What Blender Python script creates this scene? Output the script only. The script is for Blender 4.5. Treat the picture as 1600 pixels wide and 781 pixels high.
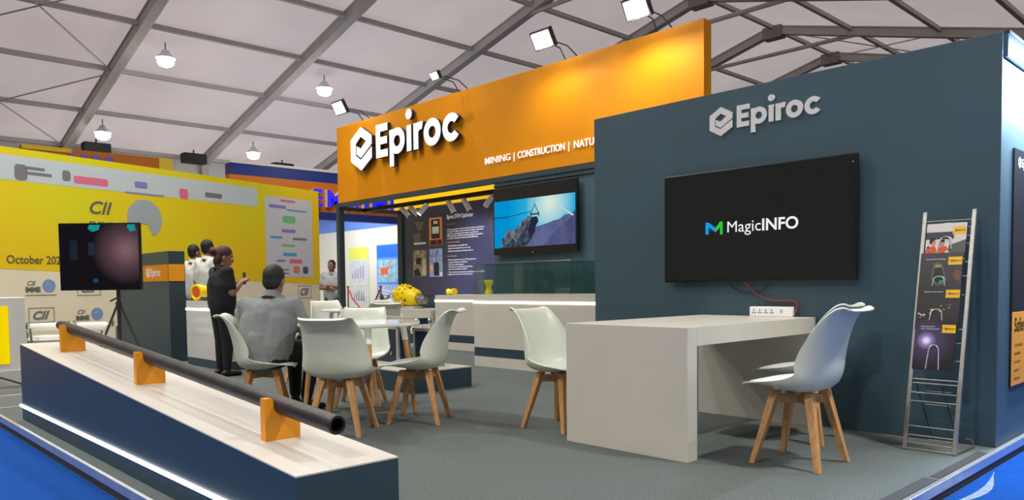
import bpy, bmesh, math, random
from mathutils import Vector, Matrix
for o in list(bpy.data.objects): bpy.data.objects.remove(o)
S = bpy.context.scene
C = S.collection
PI = math.pi
rnd = random.Random(7)

# ------------------------------------------------------------------ camera
cd = bpy.data.cameras.new('camera'); cam = bpy.data.objects.new('camera', cd); C.objects.link(cam)
F_PX, CY = 1191.96, 500.97
right = Vector((0.68939157, 0.72429965, -0.01137038))
down = Vector((0.02551559, -0.03996663, -0.99887518))
fwd = Vector((-0.72393938, 0.688326, -0.04603359))
M = Matrix.Identity(4)
for i in range(3):
    M[i][0] = right[i]; M[i][1] = -down[i]; M[i][2] = -fwd[i]
M.translation = Vector((0, 0, 1.0))
cam.matrix_world = M
cd.sensor_fit = 'HORIZONTAL'; cd.sensor_width = 36
cd.lens = 36 * F_PX / 1600
cd.shift_y = (CY - 390.5) / 1600
cd.clip_start = 0.05; cd.clip_end = 300
S.camera = cam

# ------------------------------------------------------------------ world: even daylight outside the tent
w = bpy.data.worlds.new('world'); S.world = w; w.use_nodes = True
bg = w.node_tree.nodes['Background']
bg.inputs[0].default_value = (1.0, 0.98, 0.97, 1); bg.inputs[1].default_value = 1.15
S.view_settings.view_transform = 'Standard'; S.view_settings.look = 'None'
S.view_settings.exposure = -0.12; S.view_settings.gamma = 1.0

# ------------------------------------------------------------------ materials
def lin(c):
    c /= 255.0
    return c / 12.92 if c <= 0.04045 else ((c + 0.055) / 1.055) ** 2.4
def rgb(r, g, b): return (lin(r), lin(g), lin(b), 1)
MATS = {}
def mat(name, col, rough=0.5, metal=0.0, var=0.0, scale=8.0, bump=0.0, bscale=60.0, emit=None, estr=1.0, coat=0.0, spec=0.5, stretch=None):
    if name in MATS: return MATS[name]
    m = bpy.data.materials.new(name); m.use_nodes = True
    nt = m.node_tree; b = nt.nodes['Principled BSDF']
    b.inputs['Base Color'].default_value = col
    b.inputs['Roughness'].default_value = rough
    b.inputs['Metallic'].default_value = metal
    b.inputs['Specular IOR Level'].default_value = spec
    b.inputs['Coat Weight'].default_value = coat
    tc = nt.nodes.new('ShaderNodeTexCoord')
    src = tc.outputs['Object']
    if stretch:
        mp = nt.nodes.new('ShaderNodeMapping'); mp.inputs['Scale'].default_value = stretch
        nt.links.new(src, mp.inputs[0]); src = mp.outputs[0]
    if var > 0:
        n = nt.nodes.new('ShaderNodeTexNoise'); n.inputs['Scale'].default_value = scale; n.inputs['Detail'].default_value = 5
        nt.links.new(src, n.inputs['Vector'])
        r = nt.nodes.new('ShaderNodeValToRGB')
        r.color_ramp.elements[0].position = 0.3; r.color_ramp.elements[1].position = 0.7
        r.color_ramp.elements[0].color = tuple(c * (1 - var) for c in col[:3]) + (1,)
        r.color_ramp.elements[1].color = tuple(min(1, c * (1 + var)) for c in col[:3]) + (1,)
        nt.links.new(n.outputs['Fac'], r.inputs[0]); nt.links.new(r.outputs[0], b.inputs['Base Color'])
    if bump > 0:
        n2 = nt.nodes.new('ShaderNodeTexNoise'); n2.inputs['Scale'].default_value = bscale; n2.inputs['Detail'].default_value = 4
        nt.links.new(src, n2.inputs['Vector'])
        bp = nt.nodes.new('ShaderNodeBump'); bp.inputs['Strength'].default_value = bump; bp.inputs['Distance'].default_value = 0.01
        nt.links.new(n2.outputs['Fac'], bp.inputs['Height']); nt.links.new(bp.outputs[0], b.inputs['Normal'])
    if emit:
        b.inputs['Emission Color'].default_value = emit; b.inputs['Emission Strength'].default_value = estr
    MATS[name] = m
    return m

NAVY = mat('navy_paint', rgb(58, 84, 94), 0.55, var=0.06, scale=1.5, bump=0.05, bscale=250)
NAVYD = mat('navy_laminate', rgb(44, 66, 76), 0.5, var=0.05, scale=3)
ORANGE = mat('orange_paint', rgb(214, 136, 0), 0.6, spec=.2, var=0.04, scale=2, bump=0.04, bscale=200)
YEL = mat('yellow_board', rgb(250, 205, 10), 0.5)
WHITEL = mat('white_laminate', rgb(208, 203, 191), 0.35, var=0.03, scale=4, bump=0.02, bscale=120)
WHITEG = mat('white_gloss_top', rgb(226, 230, 225), 0.12, coat=0.3, var=0.02, scale=3)
CARPET = mat('grey_carpet', rgb(104, 111, 108), 0.95, var=0.32, scale=110, bump=0.6, bscale=420, spec=0.1)
BLUE = mat('blue_carpet', rgb(0, 68, 146), 0.9, var=0.12, scale=30, bump=0.3, bscale=300, spec=0.15)
HALLG = mat('dark_hall_carpet', rgb(92, 92, 90), 0.9, var=0.15, scale=30, bump=0.3)
ALU = mat('aluminium', rgb(215, 217, 218), 0.3, 0.75, var=0.1, scale=12)
STEEL = mat('brushed_steel', rgb(178, 176, 168), 0.38, 1.0, var=0.12, scale=30)
DARKTRIM = mat('dark_edge', rgb(52, 52, 52), 0.7, var=0.1)
GREYBEAM = mat('grey_beam', rgb(176, 170, 166), 0.6, 0.0, var=0.06, scale=2)
LED = mat('led_strip', (1, 1, 1, 1), 0.4, emit=(1, 1, 1, 1), estr=4.0)
SHELL = mat('chair_shell', rgb(216, 221, 205), 0.35, var=0.02, scale=4, coat=0.15)
CUSH = mat('chair_cushion', rgb(225, 230, 226), 0.5, bump=0.05, bscale=80)
WOOD = mat('beech_wood', rgb(196, 146, 92), 0.5, var=0.22, scale=14, stretch=(6, 6, 0.7), bump=0.05, bscale=30)
BLACK = mat('black_plastic', rgb(14, 14, 15), 0.35)
SCREEN = mat('dark_screen', rgb(14, 16, 16), 0.12, coat=0.2, emit=rgb(26, 28, 27), estr=0.55)
WHITEP = mat('white_paint', rgb(250, 250, 248), 0.4)
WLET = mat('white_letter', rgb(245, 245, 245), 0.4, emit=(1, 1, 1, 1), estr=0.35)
WLETP = mat('pale_letter', rgb(225, 225, 220), 0.45)
DKSIDE = mat('letter_return', rgb(45, 48, 62), 0.45)
PIPE = mat('pipe_steel', rgb(62, 60, 58), 0.42, 0.6, var=0.25, scale=10, bump=0.08, bscale=60)
PIPEIN = mat('pipe_bore', rgb(16, 14, 13), 0.8)
ORB = mat('orange_block', rgb(232, 150, 8), 0.45, var=0.04)
RED = mat('red_wire', rgb(170, 30, 50), 0.45)
CREAM = mat('cream_print', rgb(236, 226, 194), 0.6, var=0.03, scale=2)
HALLW = mat('tent_wall', rgb(200, 198, 192), 0.8, var=0.04, scale=1)
TWHITE = mat('booth_white', rgb(222, 222, 212), 0.6)
BBLUE = mat('header_blue', rgb(25, 48, 130), 0.5)
LBLUE = mat('pale_blue_band', rgb(95, 135, 225), 0.5)
HOR = mat('header_orange', rgb(210, 118, 10), 0.5)
LETB = mat('blue_letter', rgb(50, 40, 235), 0.4, emit=rgb(50, 40, 235), estr=.5)
GREYT = mat('grey_print', rgb(120, 122, 124), 0.6)
BLUEP = mat('blue_print', rgb(125, 155, 200), 0.6)
REDP = mat('red_print', rgb(222, 110, 140), 0.6)
PURP = mat('purple_print', rgb(140, 125, 190), 0.6)
GREENP = mat('green_print', rgb(120, 195, 120), 0.6)
CYANP = mat('cyan_print', rgb(70, 165, 205), 0.6)
CASE = mat('case_laminate', rgb(20, 38, 56), 0.4)
YPAINT = mat('yellow_paint', rgb(255, 218, 4), 0.4, var=0.1, scale=20)

# printed yellow wall: a plain print whose yellow drifts from lemon to amber
def print_yellow():
    m = mat('yellow_print', rgb(225, 200, 10), 0.55)
    nt = m.node_tree; b = nt.nodes['Principled BSDF']
    tc = nt.nodes.new('ShaderNodeTexCoord'); n = nt.nodes.new('ShaderNodeTexNoise')
    n.inputs['Scale'].default_value = 0.35; n.inputs['Detail'].default_value = 1
    r = nt.nodes.new('ShaderNodeValToRGB')
    r.color_ramp.elements[0].position = 0.35; r.color_ramp.elements[1].position = 0.65
    r.color_ramp.elements[0].color = rgb(222, 214, 8); r.color_ramp.elements[1].color = rgb(240, 200, 8)
    nt.links.new(tc.outputs['Object'], n.inputs['Vector']); nt.links.new(n.outputs['Fac'], r.inputs[0])
    nt.links.new(r.outputs[0], b.inputs['Base Color'])
    return m
YPRINT = print_yellow()

def membrane():
    m = bpy.data.materials.new('tent_membrane'); m.use_nodes = True
    nt = m.node_tree; nt.nodes.clear()
    out = nt.nodes.new('ShaderNodeOutputMaterial'); mx = nt.nodes.new('ShaderNodeMixShader')
    t = nt.nodes.new('ShaderNodeBsdfTranslucent'); d = nt.nodes.new('ShaderNodeBsdfDiffuse')
    tc = nt.nodes.new('ShaderNodeTexCoord'); n = nt.nodes.new('ShaderNodeTexNoise'); n.inputs['Scale'].default_value = 0.25; n.inputs['Detail'].default_value = 3
    r = nt.nodes.new('ShaderNodeValToRGB')
    r.color_ramp.elements[0].position = 0.3; r.color_ramp.elements[1].position = 0.7
    r.color_ramp.elements[0].color = rgb(196, 185, 188); r.color_ramp.elements[1].color = rgb(212, 203, 201)
    nt.links.new(tc.outputs['Object'], n.inputs['Vector']); nt.links.new(n.outputs['Fac'], r.inputs[0])
    nt.links.new(r.outputs[0], t.inputs[0]); nt.links.new(r.outputs[0], d.inputs[0])
    mx.inputs[0].default_value = 0.4
    nt.links.new(t.outputs[0], mx.inputs[1]); nt.links.new(d.outputs[0], mx.inputs[2]); nt.links.new(mx.outputs[0], out.inputs[0])
    return m
MEMB = membrane()

def glass_mat(name, tint, refl=0.06):
    m = bpy.data.materials.new(name); m.use_nodes = True
    nt = m.node_tree; nt.nodes.clear()
    out = nt.nodes.new('ShaderNodeOutputMaterial'); mx = nt.nodes.new('ShaderNodeMixShader')
    t = nt.nodes.new('ShaderNodeBsdfTransparent'); t.inputs[0].default_value = tint
    g = nt.nodes.new('ShaderNodeBsdfGlossy'); g.inputs['Roughness'].default_value = 0.02
    lw = nt.nodes.new('ShaderNodeLayerWeight'); lw.inputs[0].default_value = 0.5
    pw_ = nt.nodes.new('ShaderNodeMath'); pw_.operation = 'POWER'; pw_.inputs[1].default_value = 4
    f = nt.nodes.new('ShaderNodeMath'); f.operation = 'MULTIPLY_ADD'; f.inputs[1].default_value = 0.6; f.inputs[2].default_value = 0.045
    nt.links.new(lw.outputs['Facing'], pw_.inputs[0]); nt.links.new(pw_.outputs[0], f.inputs[0])
    nt.links.new(f.outputs[0], mx.inputs[0]); nt.links.new(t.outputs[0], mx.inputs[1]); nt.links.new(g.outputs[0], mx.inputs[2])
    nt.links.new(mx.outputs[0], out.inputs[0])
    return m
GLASS = glass_mat('display_glass', (0.86, 0.93, 0.91, 1))

def emis(name, col, s=1.0):
    if name in MATS: return MATS[name]
    m = bpy.data.materials.new(name); m.use_nodes = True
    nt = m.node_tree; nt.nodes.clear()
    out = nt.nodes.new('ShaderNodeOutputMaterial'); e = nt.nodes.new('ShaderNodeEmission')
    e.inputs[0].default_value = col; e.inputs[1].default_value = s
    nt.links.new(e.outputs[0], out.inputs[0]); MATS[name] = m
    return m

# ------------------------------------------------------------------ mesh helpers
FR = {}      # world frame of each thing, used while its parts are being written
class MB:
    def __init__(s): s.v = []; s.f = []; s.mi = []; s.cur = 0
    def add(s, vs, fs):
        n = len(s.v); s.v += [tuple(p) for p in vs]
        for f in fs: s.f.append(tuple(i + n for i in f)); s.mi.append(s.cur)
        return s
    def box(s, x0, x1, y0, y1, z0, z1, T=None):
        vs = [Vector((x, y, z)) for z in (z0, z1) for y in (y0, y1) for x in (x0, x1)]
        if T: vs = [T @ p for p in vs]
        return s.add(vs, [(0, 2, 3, 1), (4, 5, 7, 6), (0, 1, 5, 4), (2, 6, 7, 3), (0, 4, 6, 2), (1, 3, 7, 5)])
    def tube(s, pts, r, n=8, cap=True):
        pts = [Vector(p) for p in pts]; rr = r if isinstance(r, (list, tuple)) else [r] * len(pts)
        up = Vector((0, 0, 1)); rings = []
        prev = None
        for i, p in enumerate(pts):
            d = (pts[min(i + 1, len(pts) - 1)] - pts[max(i - 1, 0)]).normalized()
            if prev is None:
                a = d.cross(up) if abs(d.dot(up)) < 0.95 else d.cross(Vector((1, 0, 0)))
            else:
                a = prev - d * prev.dot(d)
            a.normalize(); prev = a; b = d.cross(a)
            rings.append([p + (a * math.cos(2 * PI * k / n) + b * math.sin(2 * PI * k / n)) * rr[i] for k in range(n)])
        vs = [q for R_ in rings for q in R_]; fs = []
        for i in range(len(pts) - 1):
            for k in range(n):
                k2 = (k + 1) % n
                fs.append((i * n + k, i * n + k2, (i + 1) * n + k2, (i + 1) * n + k))
        if cap:
            fs.append(tuple(range(n - 1, -1, -1))); fs.append(tuple(range((len(pts) - 1) * n, len(pts) * n)))
        return s.add(vs, fs)
    def lathe(s, prof, n=24, T=None):
        vs = []; fs = []
        for r, z in prof:
            for k in range(n): vs.append(Vector((r * math.cos(2 * PI * k / n), r * math.sin(2 * PI * k / n), z)))
        for i in range(len(prof) - 1):
            for k in range(n):
                k2 = (k + 1) % n
                fs.append((i * n + k, i * n + k2, (i + 1) * n + k2, (i + 1) * n + k))
        if T: vs = [T @ p for p in vs]
        return s.add(vs, fs)
    def sphere(s, c, r, n=12, m=8, T=None):
        r = r if isinstance(r, (list, tuple)) else (r, r, r)
        vs = []; fs = []
        for i in range(m + 1):
            a = PI * i / m
            for k in range(n):
                b = 2 * PI * k / n
                vs.append(Vector((r[0] * math.sin(a) * math.cos(b), r[1] * math.sin(a) * math.sin(b), r[2] * math.cos(a))))
        for i in range(m):
            for k in range(n):
                k2 = (k + 1) % n
                fs.append((i * n + k, (i + 1) * n + k, (i + 1) * n + k2, i * n + k2))
        if T: vs = [T @ p for p in vs]
        vs = [p + Vector(c) for p in vs]
        return s.add(vs, fs)
    def capsule(s, a, b, ra, rb, n=12):
        a, b = Vector(a), Vector(b); d = (b - a); L = d.length; d.normalize()
        pts = []; rr = []
        for t in (-80, -55, -30): pts.append(a + d * ra * math.sin(math.radians(t))); rr.append(ra * math.cos(math.radians(t)))
        pts.append(a); rr.append(ra); pts.append(b); rr.append(rb)
        for t in (30, 55, 80): pts.append(b + d * rb * math.sin(math.radians(t))); rr.append(rb * math.cos(math.radians(t)))
        return s.tube(pts, rr, n)
    def prism(s, poly, P, d0, d1):
        """poly: 2D points in plane P=(origin,U,V,N); extruded from d0 (back) to d1 (front) along N"""
        O, U, V, N = P
        n = len(poly)
        area = sum(poly[i][0] * poly[(i + 1) % n][1] - poly[(i + 1) % n][0] * poly[i][1] for i in range(n))
        if area < 0: poly = poly[::-1]
        fr = [O + U * x + V * y + N * d1 for x, y in poly]; bk = [O + U * x + V * y + N * d0 for x, y in poly]
        fs = [tuple(range(n))]
        if abs(d1 - d0) > 1e-6:
            fs.append(tuple(range(2 * n - 1, n - 1, -1)))
            fs += [(i, n + i, n + (i + 1) % n, (i + 1) % n) for i in range(n)]
            return s.add(fr + bk, fs)
        return s.add(fr, fs)
    def ring2(s, P, c, R0, R1, a0, a1, d0, d1, n=28, sx=1.0):
        poly = []
        for k in range(n):
            t0 = a0 + (a1 - a0) * k / n; t1 = a0 + (a1 - a0) * (k + 1) / n
            q = [(c[0] + R1 * sx * math.cos(t0), c[1] + R1 * math.sin(t0)), (c[0] + R1 * sx * math.cos(t1), c[1] + R1 * math.sin(t1)),
                 (c[0] + R0 * sx * math.cos(t1), c[1] + R0 * math.sin(t1)), (c[0] + R0 * sx * math.cos(t0), c[1] + R0 * math.sin(t0))]
            s.prism(q, P, d0, d1)
        return s
    def build(s, name, m, parent=None, smooth=False, bevel=0, world=True, seg=2):
        me = bpy.data.meshes.new(name)
        vs = s.v
        if parent is not None and world:
            pl_, pr_ = FR[parent.name]; inv = (Matrix.Translation(pl_) @ Matrix.Rotation(pr_, 4, 'Z')).inverted()
            vs = [tuple(inv @ Vector(p)) for p in vs]
        me.from_pydata(vs, [], s.f)
        ms = m if isinstance(m, list) else [m]
        for q in ms: me.materials.append(q)
        if len(ms) > 1: me.polygons.foreach_set('material_index', s.mi)
        if bevel or smooth:
            bm = bmesh.new(); bm.from_mesh(me)
            if bevel:
                bmesh.ops.bevel(bm, geom=[e for e in bm.edges if len(e.link_faces) == 2 and e.calc_face_angle(0) > 0.6], offset=bevel, segments=seg, affect='EDGES', profile=0.5)
            bmesh.ops.recalc_face_normals(bm, faces=bm.faces) if bevel else None
            bm.to_mesh(me); bm.free()
        if smooth:
            me.polygons.foreach_set('use_smooth', [True] * len(me.polygons))
            try: me.set_sharp_from_angle(angle=math.radians(42))
            except Exception: pass
        me.update()
        o = bpy.data.objects.new(name, me); C.objects.link(o)
        if parent is not None:
            o.parent = parent; FR[o.name] = FR[parent.name]
        return o

def tag(o, label, cat, group=None):
    o['label'] = label; o['category'] = cat
    if group: o['group'] = group
    return o
def thing(name, label, cat, loc=(0, 0, 0), rz=0, group=None):
    o = bpy.data.objects.new(name, None); C.objects.link(o); o.empty_display_size = 0.1
    o.location = loc; o.rotation_euler = (0, 0, rz)
    FR[o.name] = (Vector(loc), rz)
    return tag(o, label, cat, group)
def struct(o): o['kind'] = 'structure'; return o
def copy_tree(o, parent=None):
    c = o.copy(); C.objects.link(c)
    if parent: c.parent = parent
    for ch in list(o.children): copy_tree(ch, c)
    return c
def place(o, loc, rz=0, label=None, group=None):
    o.location = loc; o.rotation_euler = (0, 0, rz)
    if label: o['label'] = label
    if group: o['group'] = group
    return o
def facing_front(x, y, z, rz=0):      # plane facing -Y : U=+X V=+Z N=-Y
    return (Vector((x, y, z)), Vector((1, 0, 0)), Vector((0, 0, 1)), Vector((0, -1, 0)))
def facing_right(x, y, z):            # plane facing +X : U=+Y
    return (Vector((x, y, z)), Vector((0, 1, 0)), Vector((0, 0, 1)), Vector((1, 0, 0)))
def rect(x0, y0, x1, y1): return [(x0, y0), (x1, y0), (x1, y1), (x0, y1)]

def text_mb(txt, P, x, y, h, d0, d1, width=None, bold=0.0, align='L', shear=0.0, mb=None):
    """lettering as geometry: cap height h (m), placed in plane P at (x, y baseline)"""
    cu = bpy.data.curves.new('t', 'FONT'); cu.body = txt; cu.size = 1.0; cu.offset = bold; cu.shear = shear
    cu.resolution_u = 4
    cu.extrude = 0.5 if abs(d1 - d0) > 1e-6 else 0
    ob = bpy.data.objects.new('t', cu); C.objects.link(ob)
    bpy.context.view_layer.update()
    me = bpy.data.meshes.new_from_object(ob)
    vs = [v.co.copy() for v in me.vertices]; fs = [tuple(p.vertices) for p in me.polygons]
    bpy.data.objects.remove(ob); bpy.data.curves.remove(cu); bpy.data.meshes.remove(me)
    mb = mb or MB()
    if not vs: return mb
    x0 = min(v.x for v in vs); x1 = max(v.x for v in vs)
    sy = h / 0.70; sx = sy
    if width: sx = width / (x1 - x0)
    off = {'L': 0, 'C': -(x1 - x0) * sx / 2, 'R': -(x1 - x0) * sx}[align]
    O, U, V, N = P
    out = []
    for v in vs:
        zz = d0 + (d1 - d0) * (v.z + 0.5) if abs(d1 - d0) > 1e-6 else d0
        out.append(O + U * (x + off + (v.x - x0) * sx) + V * (y + v.y * sy) + N * zz)
    mb.add(out, fs)
    return mb

def epiroc(P, x, y, H, d0, d1, face, side=None, parent=None, hexlogo=True, gap=1.0):
    """the hexagon emblem and the word, cap height H, baseline y; returns list of mesh objects"""
    objs = []
    def emit_glyph(name, fn):
        mb = MB()
        if side:
            fn(mb, d0, d1 - 0.004); mb.cur = 1; fn(mb, d1 - 0.004, d1); o = mb.build(name, [side, face], parent)
        else:
            fn(mb, d0, d1); o = mb.build(name, face, parent)
        objs.append(o)
    xx = x
    if hexlogo:
        HH = H * 1.36; WW = HH * 0.88
        e = [(1, .555), (.487, .29), (.285, .39), (.285, .585), (.487, .50), (.74, .655), (.487, .78), (.245, .635), (.245, .365), (.487, .245), (1, .50), (1, .25), (.5, 0), (0, .25), (0, .75), (.5, 1), (1, .75)]
        pts = [(xx + a * WW, y - H * 0.27 + b * HH) for a, b in e]
        emit_glyph('emblem', lambda mb, a, b: mb.prism(pts, P, a, b))
        xx += WW + H * 0.24
    t = 0.225 * H
    def gE(mb, a, b):
        W = .62 * H
        mb.prism([(xE, y), (xE + W, y), (xE + W, y + t), (xE + t, y + t), (xE + t, y + H * .39), (xE + W * .95, y + H * .39), (xE + W * .95, y + H * .61), (xE + t, y + H * .61), (xE + t, y + H - t), (xE + W, y + H - t), (xE + W, y + H), (xE, y + H)], P, a, b)
    xE = xx; emit_glyph('letter_e', gE)
    R = .385 * H; r = R - t * 0.98; xh = 2 * R
    xp = xE + .62 * H + .10 * H
    def gp(mb, a, b):
        mb.ring2(P, (xp + R, y + R), r, R, 0, 2 * PI, a, b)
        mb.prism(rect(xp, y - .34 * H, xp + t * .95, y + xh * .97), P, a, b + .0012)
    emit_glyph('letter_p', gp)
    xi = xp + 2 * R + .10 * H
    def gi(mb, a, b):
        mb.prism(rect(xi, y, xi + t, y + xh * .97), P, a, b)
        mb.prism([(xi + t / 2 + .15 * H * math.cos(k * PI / 10), y + H * 1.06 + .15 * H * math.sin(k * PI / 10)) for k in range(20)], P, a, b)
    emit_glyph('letter_i', gi)
    xr = xi + t + .11 * H
    def gr(mb, a, b):
        mb.prism(rect(xr, y, xr + t, y + xh * .97), P, a, b + .0012)
        mb.ring2(P, (xr + R * .92, y + R * .98), r, R, PI * .42, PI * .9, a, b, 10)
    emit_glyph('letter_r', gr)
    xo = xr + R * 1.15 + .04 * H
    def go(mb, a, b): mb.ring2(P, (xo + R, y + R), r, R, 0, 2 * PI, a, b)
    emit_glyph('letter_o', go)
    xc = xo + 2 * R + .08 * H
    def gc(mb, a, b): mb.ring2(P, (xc + R, y + R), r, R, PI * .21, PI * 1.79, a, b, 24)
    emit_glyph('letter_c', gc)
    return objs

def ep_small(P, x, y, H, d, m, parent, name='logo'):
    """the same logo as one flat print"""
    mb = MB()
    HH = H * 1.42; WW = HH * 0.9
    e = [(1, .555), (.487, .29), (.285, .39), (.285, .585), (.487, .50), (.74, .655), (.487, .78), (.245, .635), (.245, .365), (.487, .245), (1, .50), (1, .25), (.5, 0), (0, .25), (0, .75), (.5, 1), (1, .75)]
    mb.prism([(x + a * WW, y - H * .27 + b * HH) for a, b in e], P, d, d)
    text_mb('Epiroc', P, x + WW * 1.25, y, H, d, d, bold=0.02, mb=mb)
    return mb.build(name, m, parent)
# ================================================================== SETTING
fl = struct(MB().box(-45, 14, -20, 62, -0.20, -0.09).build('floor', HALLG))
bl = MB(); bl.box(-12.6, 2.5, -8, 1.205, -0.09, -0.086); bl.box(-1.245, 2.5, 1.205, 30, -0.09, -0.086)
tag(bl.build('aisle_carpet', BLUE), 'bright blue aisle carpet around the front and right of the stand', 'carpet')
# white tape patch showing at the carpet's ragged edge
pt = MB(); pp = [(-1.225 + .055 * math.sin(k * PI / 12), 3.9 + .085 * k) for k in range(13)] + [(-1.222 + .055 * math.sin(k * PI / 12) + .045 * math.sin(k * PI / 12) ** 2, 3.9 + .085 * k) for k in range(12, -1, -1)]
pt.prism(pp, (Vector((0, 0, 0)), Vector((1, 0, 0)), Vector((0, 1, 0)), Vector((0, 0, 1))), -0.086, -0.084)
tag(pt.build('floor_tape', mat('bare_edge', rgb(120, 138, 160), 0.8, var=0.2, scale=20)), 'pale bare wavy patch at the ragged edge of blue carpet', 'tape')

pf = thing('stand_platform', 'low grey carpeted platform with bright aluminium edging carrying the whole stand', 'platform', (-7, 5, -0.09))
MB().box(-8.62, -1.275, 1.23, 9.0, -0.09, 0.0).build('deck', CARPET, pf)
MB().box(-13.3, -8.62, 3.4, 9.0, -0.09, 0.0).build('deck', CARPET, pf)
MB().box(-8.64, -1.255, 1.205, 1.228, -0.048, 0.004).build('edge_strip', ALU, pf, bevel=0.003)
MB().box(-1.273, -1.245, 1.205, 9.0, -0.048, 0.004).build('edge_strip', ALU, pf, bevel=0.003)
MB().box(-8.645, -8.62, 1.23, 3.38, -0.048, 0.004).build('edge_strip', ALU, pf, bevel=0.003)
MB().box(-13.3, -8.645, 3.375, 3.398, -0.048, 0.004).build('edge_strip', ALU, pf, bevel=0.003)
MB().box(-8.64, -1.262, 1.212, 1.229, -0.09, -0.048).build('skirting', DARKTRIM, pf)
MB().box(-1.274, -1.252, 1.212, 9.0, -0.09, -0.048).build('skirting', DARKTRIM, pf)
MB().box(-7.74, -7.70, 1.23, 3.6, 0.0, 0.005).build('joint_strip', ALU, pf)
MB().box(-1.345, -1.28, 3.2, 4.15, 0.0, 0.003).build('gaffer_tape', DARKTRIM, pf)
MB().box(-1.33, -1.28, 4.2, 5.0, 0.0, 0.003).build('gaffer_tape', mat('brown_tape', rgb(50, 42, 36), .6), pf)

# tent ----------------------------------------------------------------
RX, RZ, SL = -13.55, 10.19, 0.26
EX = -29.6; EZ = RZ - (RX - EX) * SL
EX2 = 2.9; EZ2 = RZ - (EX2 - RX) * SL
mb = MB()
mb.add([(EX, -16, EZ), (EX, 58, EZ), (RX, 58, RZ), (RX, -16, RZ), (EX2, 58, EZ2), (EX2, -16, EZ2)], [(0, 1, 2, 3), (3, 2, 4, 5)])
struct(mb.build('ceiling', MEMB))
struct(MB().box(EX - .1, EX, -16, 58, -.09, EZ + .05).build('wall_left', HALLW))
struct(MB().box(EX2, EX2 + .1, -16, 58, -.09, EZ2 + .05).build('wall_right', HALLW))
for nm, yy in (('wall_back', 58), ('wall_front', -16)):
    mb = MB(); P = (Vector((0, yy, 0)), Vector((1, 0, 0)), Vector((0, 0, 1)), Vector((0, -1, 0)))
    mb.prism([(EX, -.09), (EX2, -.09), (EX2, EZ2), (RX, RZ), (EX, EZ)], P, 0, .1)
    struct(mb.build(nm, MEMB if nm == 'wall_back' else HALLW))
frame = thing('tent_frame', 'grey aluminium tent frame of rafters and purlins under the white roof', 'tent frame', (RX, 20, 0))
def roofz(x): return RZ - abs(x - RX) * SL
ys = [7.1 + 4.72 * k for k in range(-4, 10)]
for y in ys:
    for (xa, xb) in ((EX, RX), (RX, EX2)):
        d = Vector((xb - xa, 0, roofz(xb) - roofz(xa))); L = d.length; a = math.atan2(d.z, d.x)
        T = Matrix.Translation((xa, y, roofz(xa))) @ Matrix.Rotation(-a, 4, 'Y')
        m_ = MB(); m_.box(0, L, -.13, .13, -.32, -.04, T); m_.box(0, L, -.16, .16, -.07, -.03, T)
        m_.build('rafter', GREYBEAM, frame)
    m_ = MB(); m_.tube([(RX - 3.2, y, roofz(RX - 3.2) - .2), (RX + 3.2, y, roofz(RX + 3.2) - .2)], .07, 6)
    m_.build('collar_tie', GREYBEAM, frame)
    MB().box(RX - .35, RX + .35, y - .2, y + .2, RZ - .5, RZ - .08).build('ridge_joint', mat('joint_grey', rgb(130, 126, 124), .6), frame)
    MB().box(EX, EX + .25, y - .13, y + .13, -.09, EZ).build('column', GREYBEAM, frame)
    MB().box(EX2 - .25, EX2, y - .13, y + .13, -.09, EZ2).build('column', GREYBEAM, frame)
px_ = [-29.4, -26.75, -24.04, -21.5, -19.0, -16.3, -13.55, -10.8, -8.1, -5.6, -3.0, -.3, 2.4]
for x in px_:
    for a, b in zip(ys[:-1], ys[1:]):
        if b > 56: continue
        MB().box(x - .06, x + .06, a + .1, b - .1, roofz(x) - .18, roofz(x) - .05).build('purlin', GREYBEAM, frame)
for k in (3, 8):
    for (xa, xb) in ((-29.4, -24.04), (-24.04, -19.0), (-8.1, -13.5), (-8.1, -3)):
        y0, y1 = ys[k], ys[k + 1]
        MB().tube([(xa, y0, roofz(xa) - .2), (xb, y1, roofz(xb) - .2)], .022, 5).build('bracing_cable', GREYBEAM, frame)
        MB().tube([(xa, y1, roofz(xa) - .2), (xb, y0, roofz(xb) - .2)], .022, 5).build('bracing_cable', GREYBEAM, frame)

# hall lamps hung from the purlins
def lamp_light(loc, power, size=.35, col=(1, .97, .93), parent=None, rot=(0, 0, 0), kind='POINT', spot=None):
    ld = bpy.data.lights.new('lamp', kind); ld.energy = power; ld.color = col
    if kind == 'SPOT': ld.spot_size = spot; ld.spot_blend = .9; ld.shadow_soft_size = size
    elif kind == 'POINT': ld.shadow_soft_size = size
    o = bpy.data.objects.new('lamp_light', ld); C.objects.link(o); o.location = loc; o.rotation_euler = rot
    if parent:
        o.parent = parent; o.location = Vector(loc) - FR[parent.name][0]
    return o
BULB = emis('bulb_glow', (1, .98, .95, 1), 30)
def hall_lamp(x, y, label, grp, power=1500):
    z = roofz(x) - .2
    t = thing('hall_lamp', label, 'lamp', (x, y, z), 0, grp)
    MB().tube([(x, y, z), (x, y, z - .35)], .015, 6).build('hanger', DARKTRIM, t)
    MB().lathe([(.0, z - .2), (.09, z - .21), (.13, z - .3), (.27, z - .44), (.26, z - .44), (.12, z - .31), (0, z - .25)], 20, Matrix.Translation((x, y, 0))).build('reflector', ALU, t, smooth=True)
    MB().sphere((x, y, z - .53), (.22, .22, .14), 14, 8).build('bulb', BULB, t, smooth=True)
    lamp_light((x, y, z - .66), power, .25, (1, .97, .92), t, (0, 0, 0), 'SPOT', math.radians(158))
    return t
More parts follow.
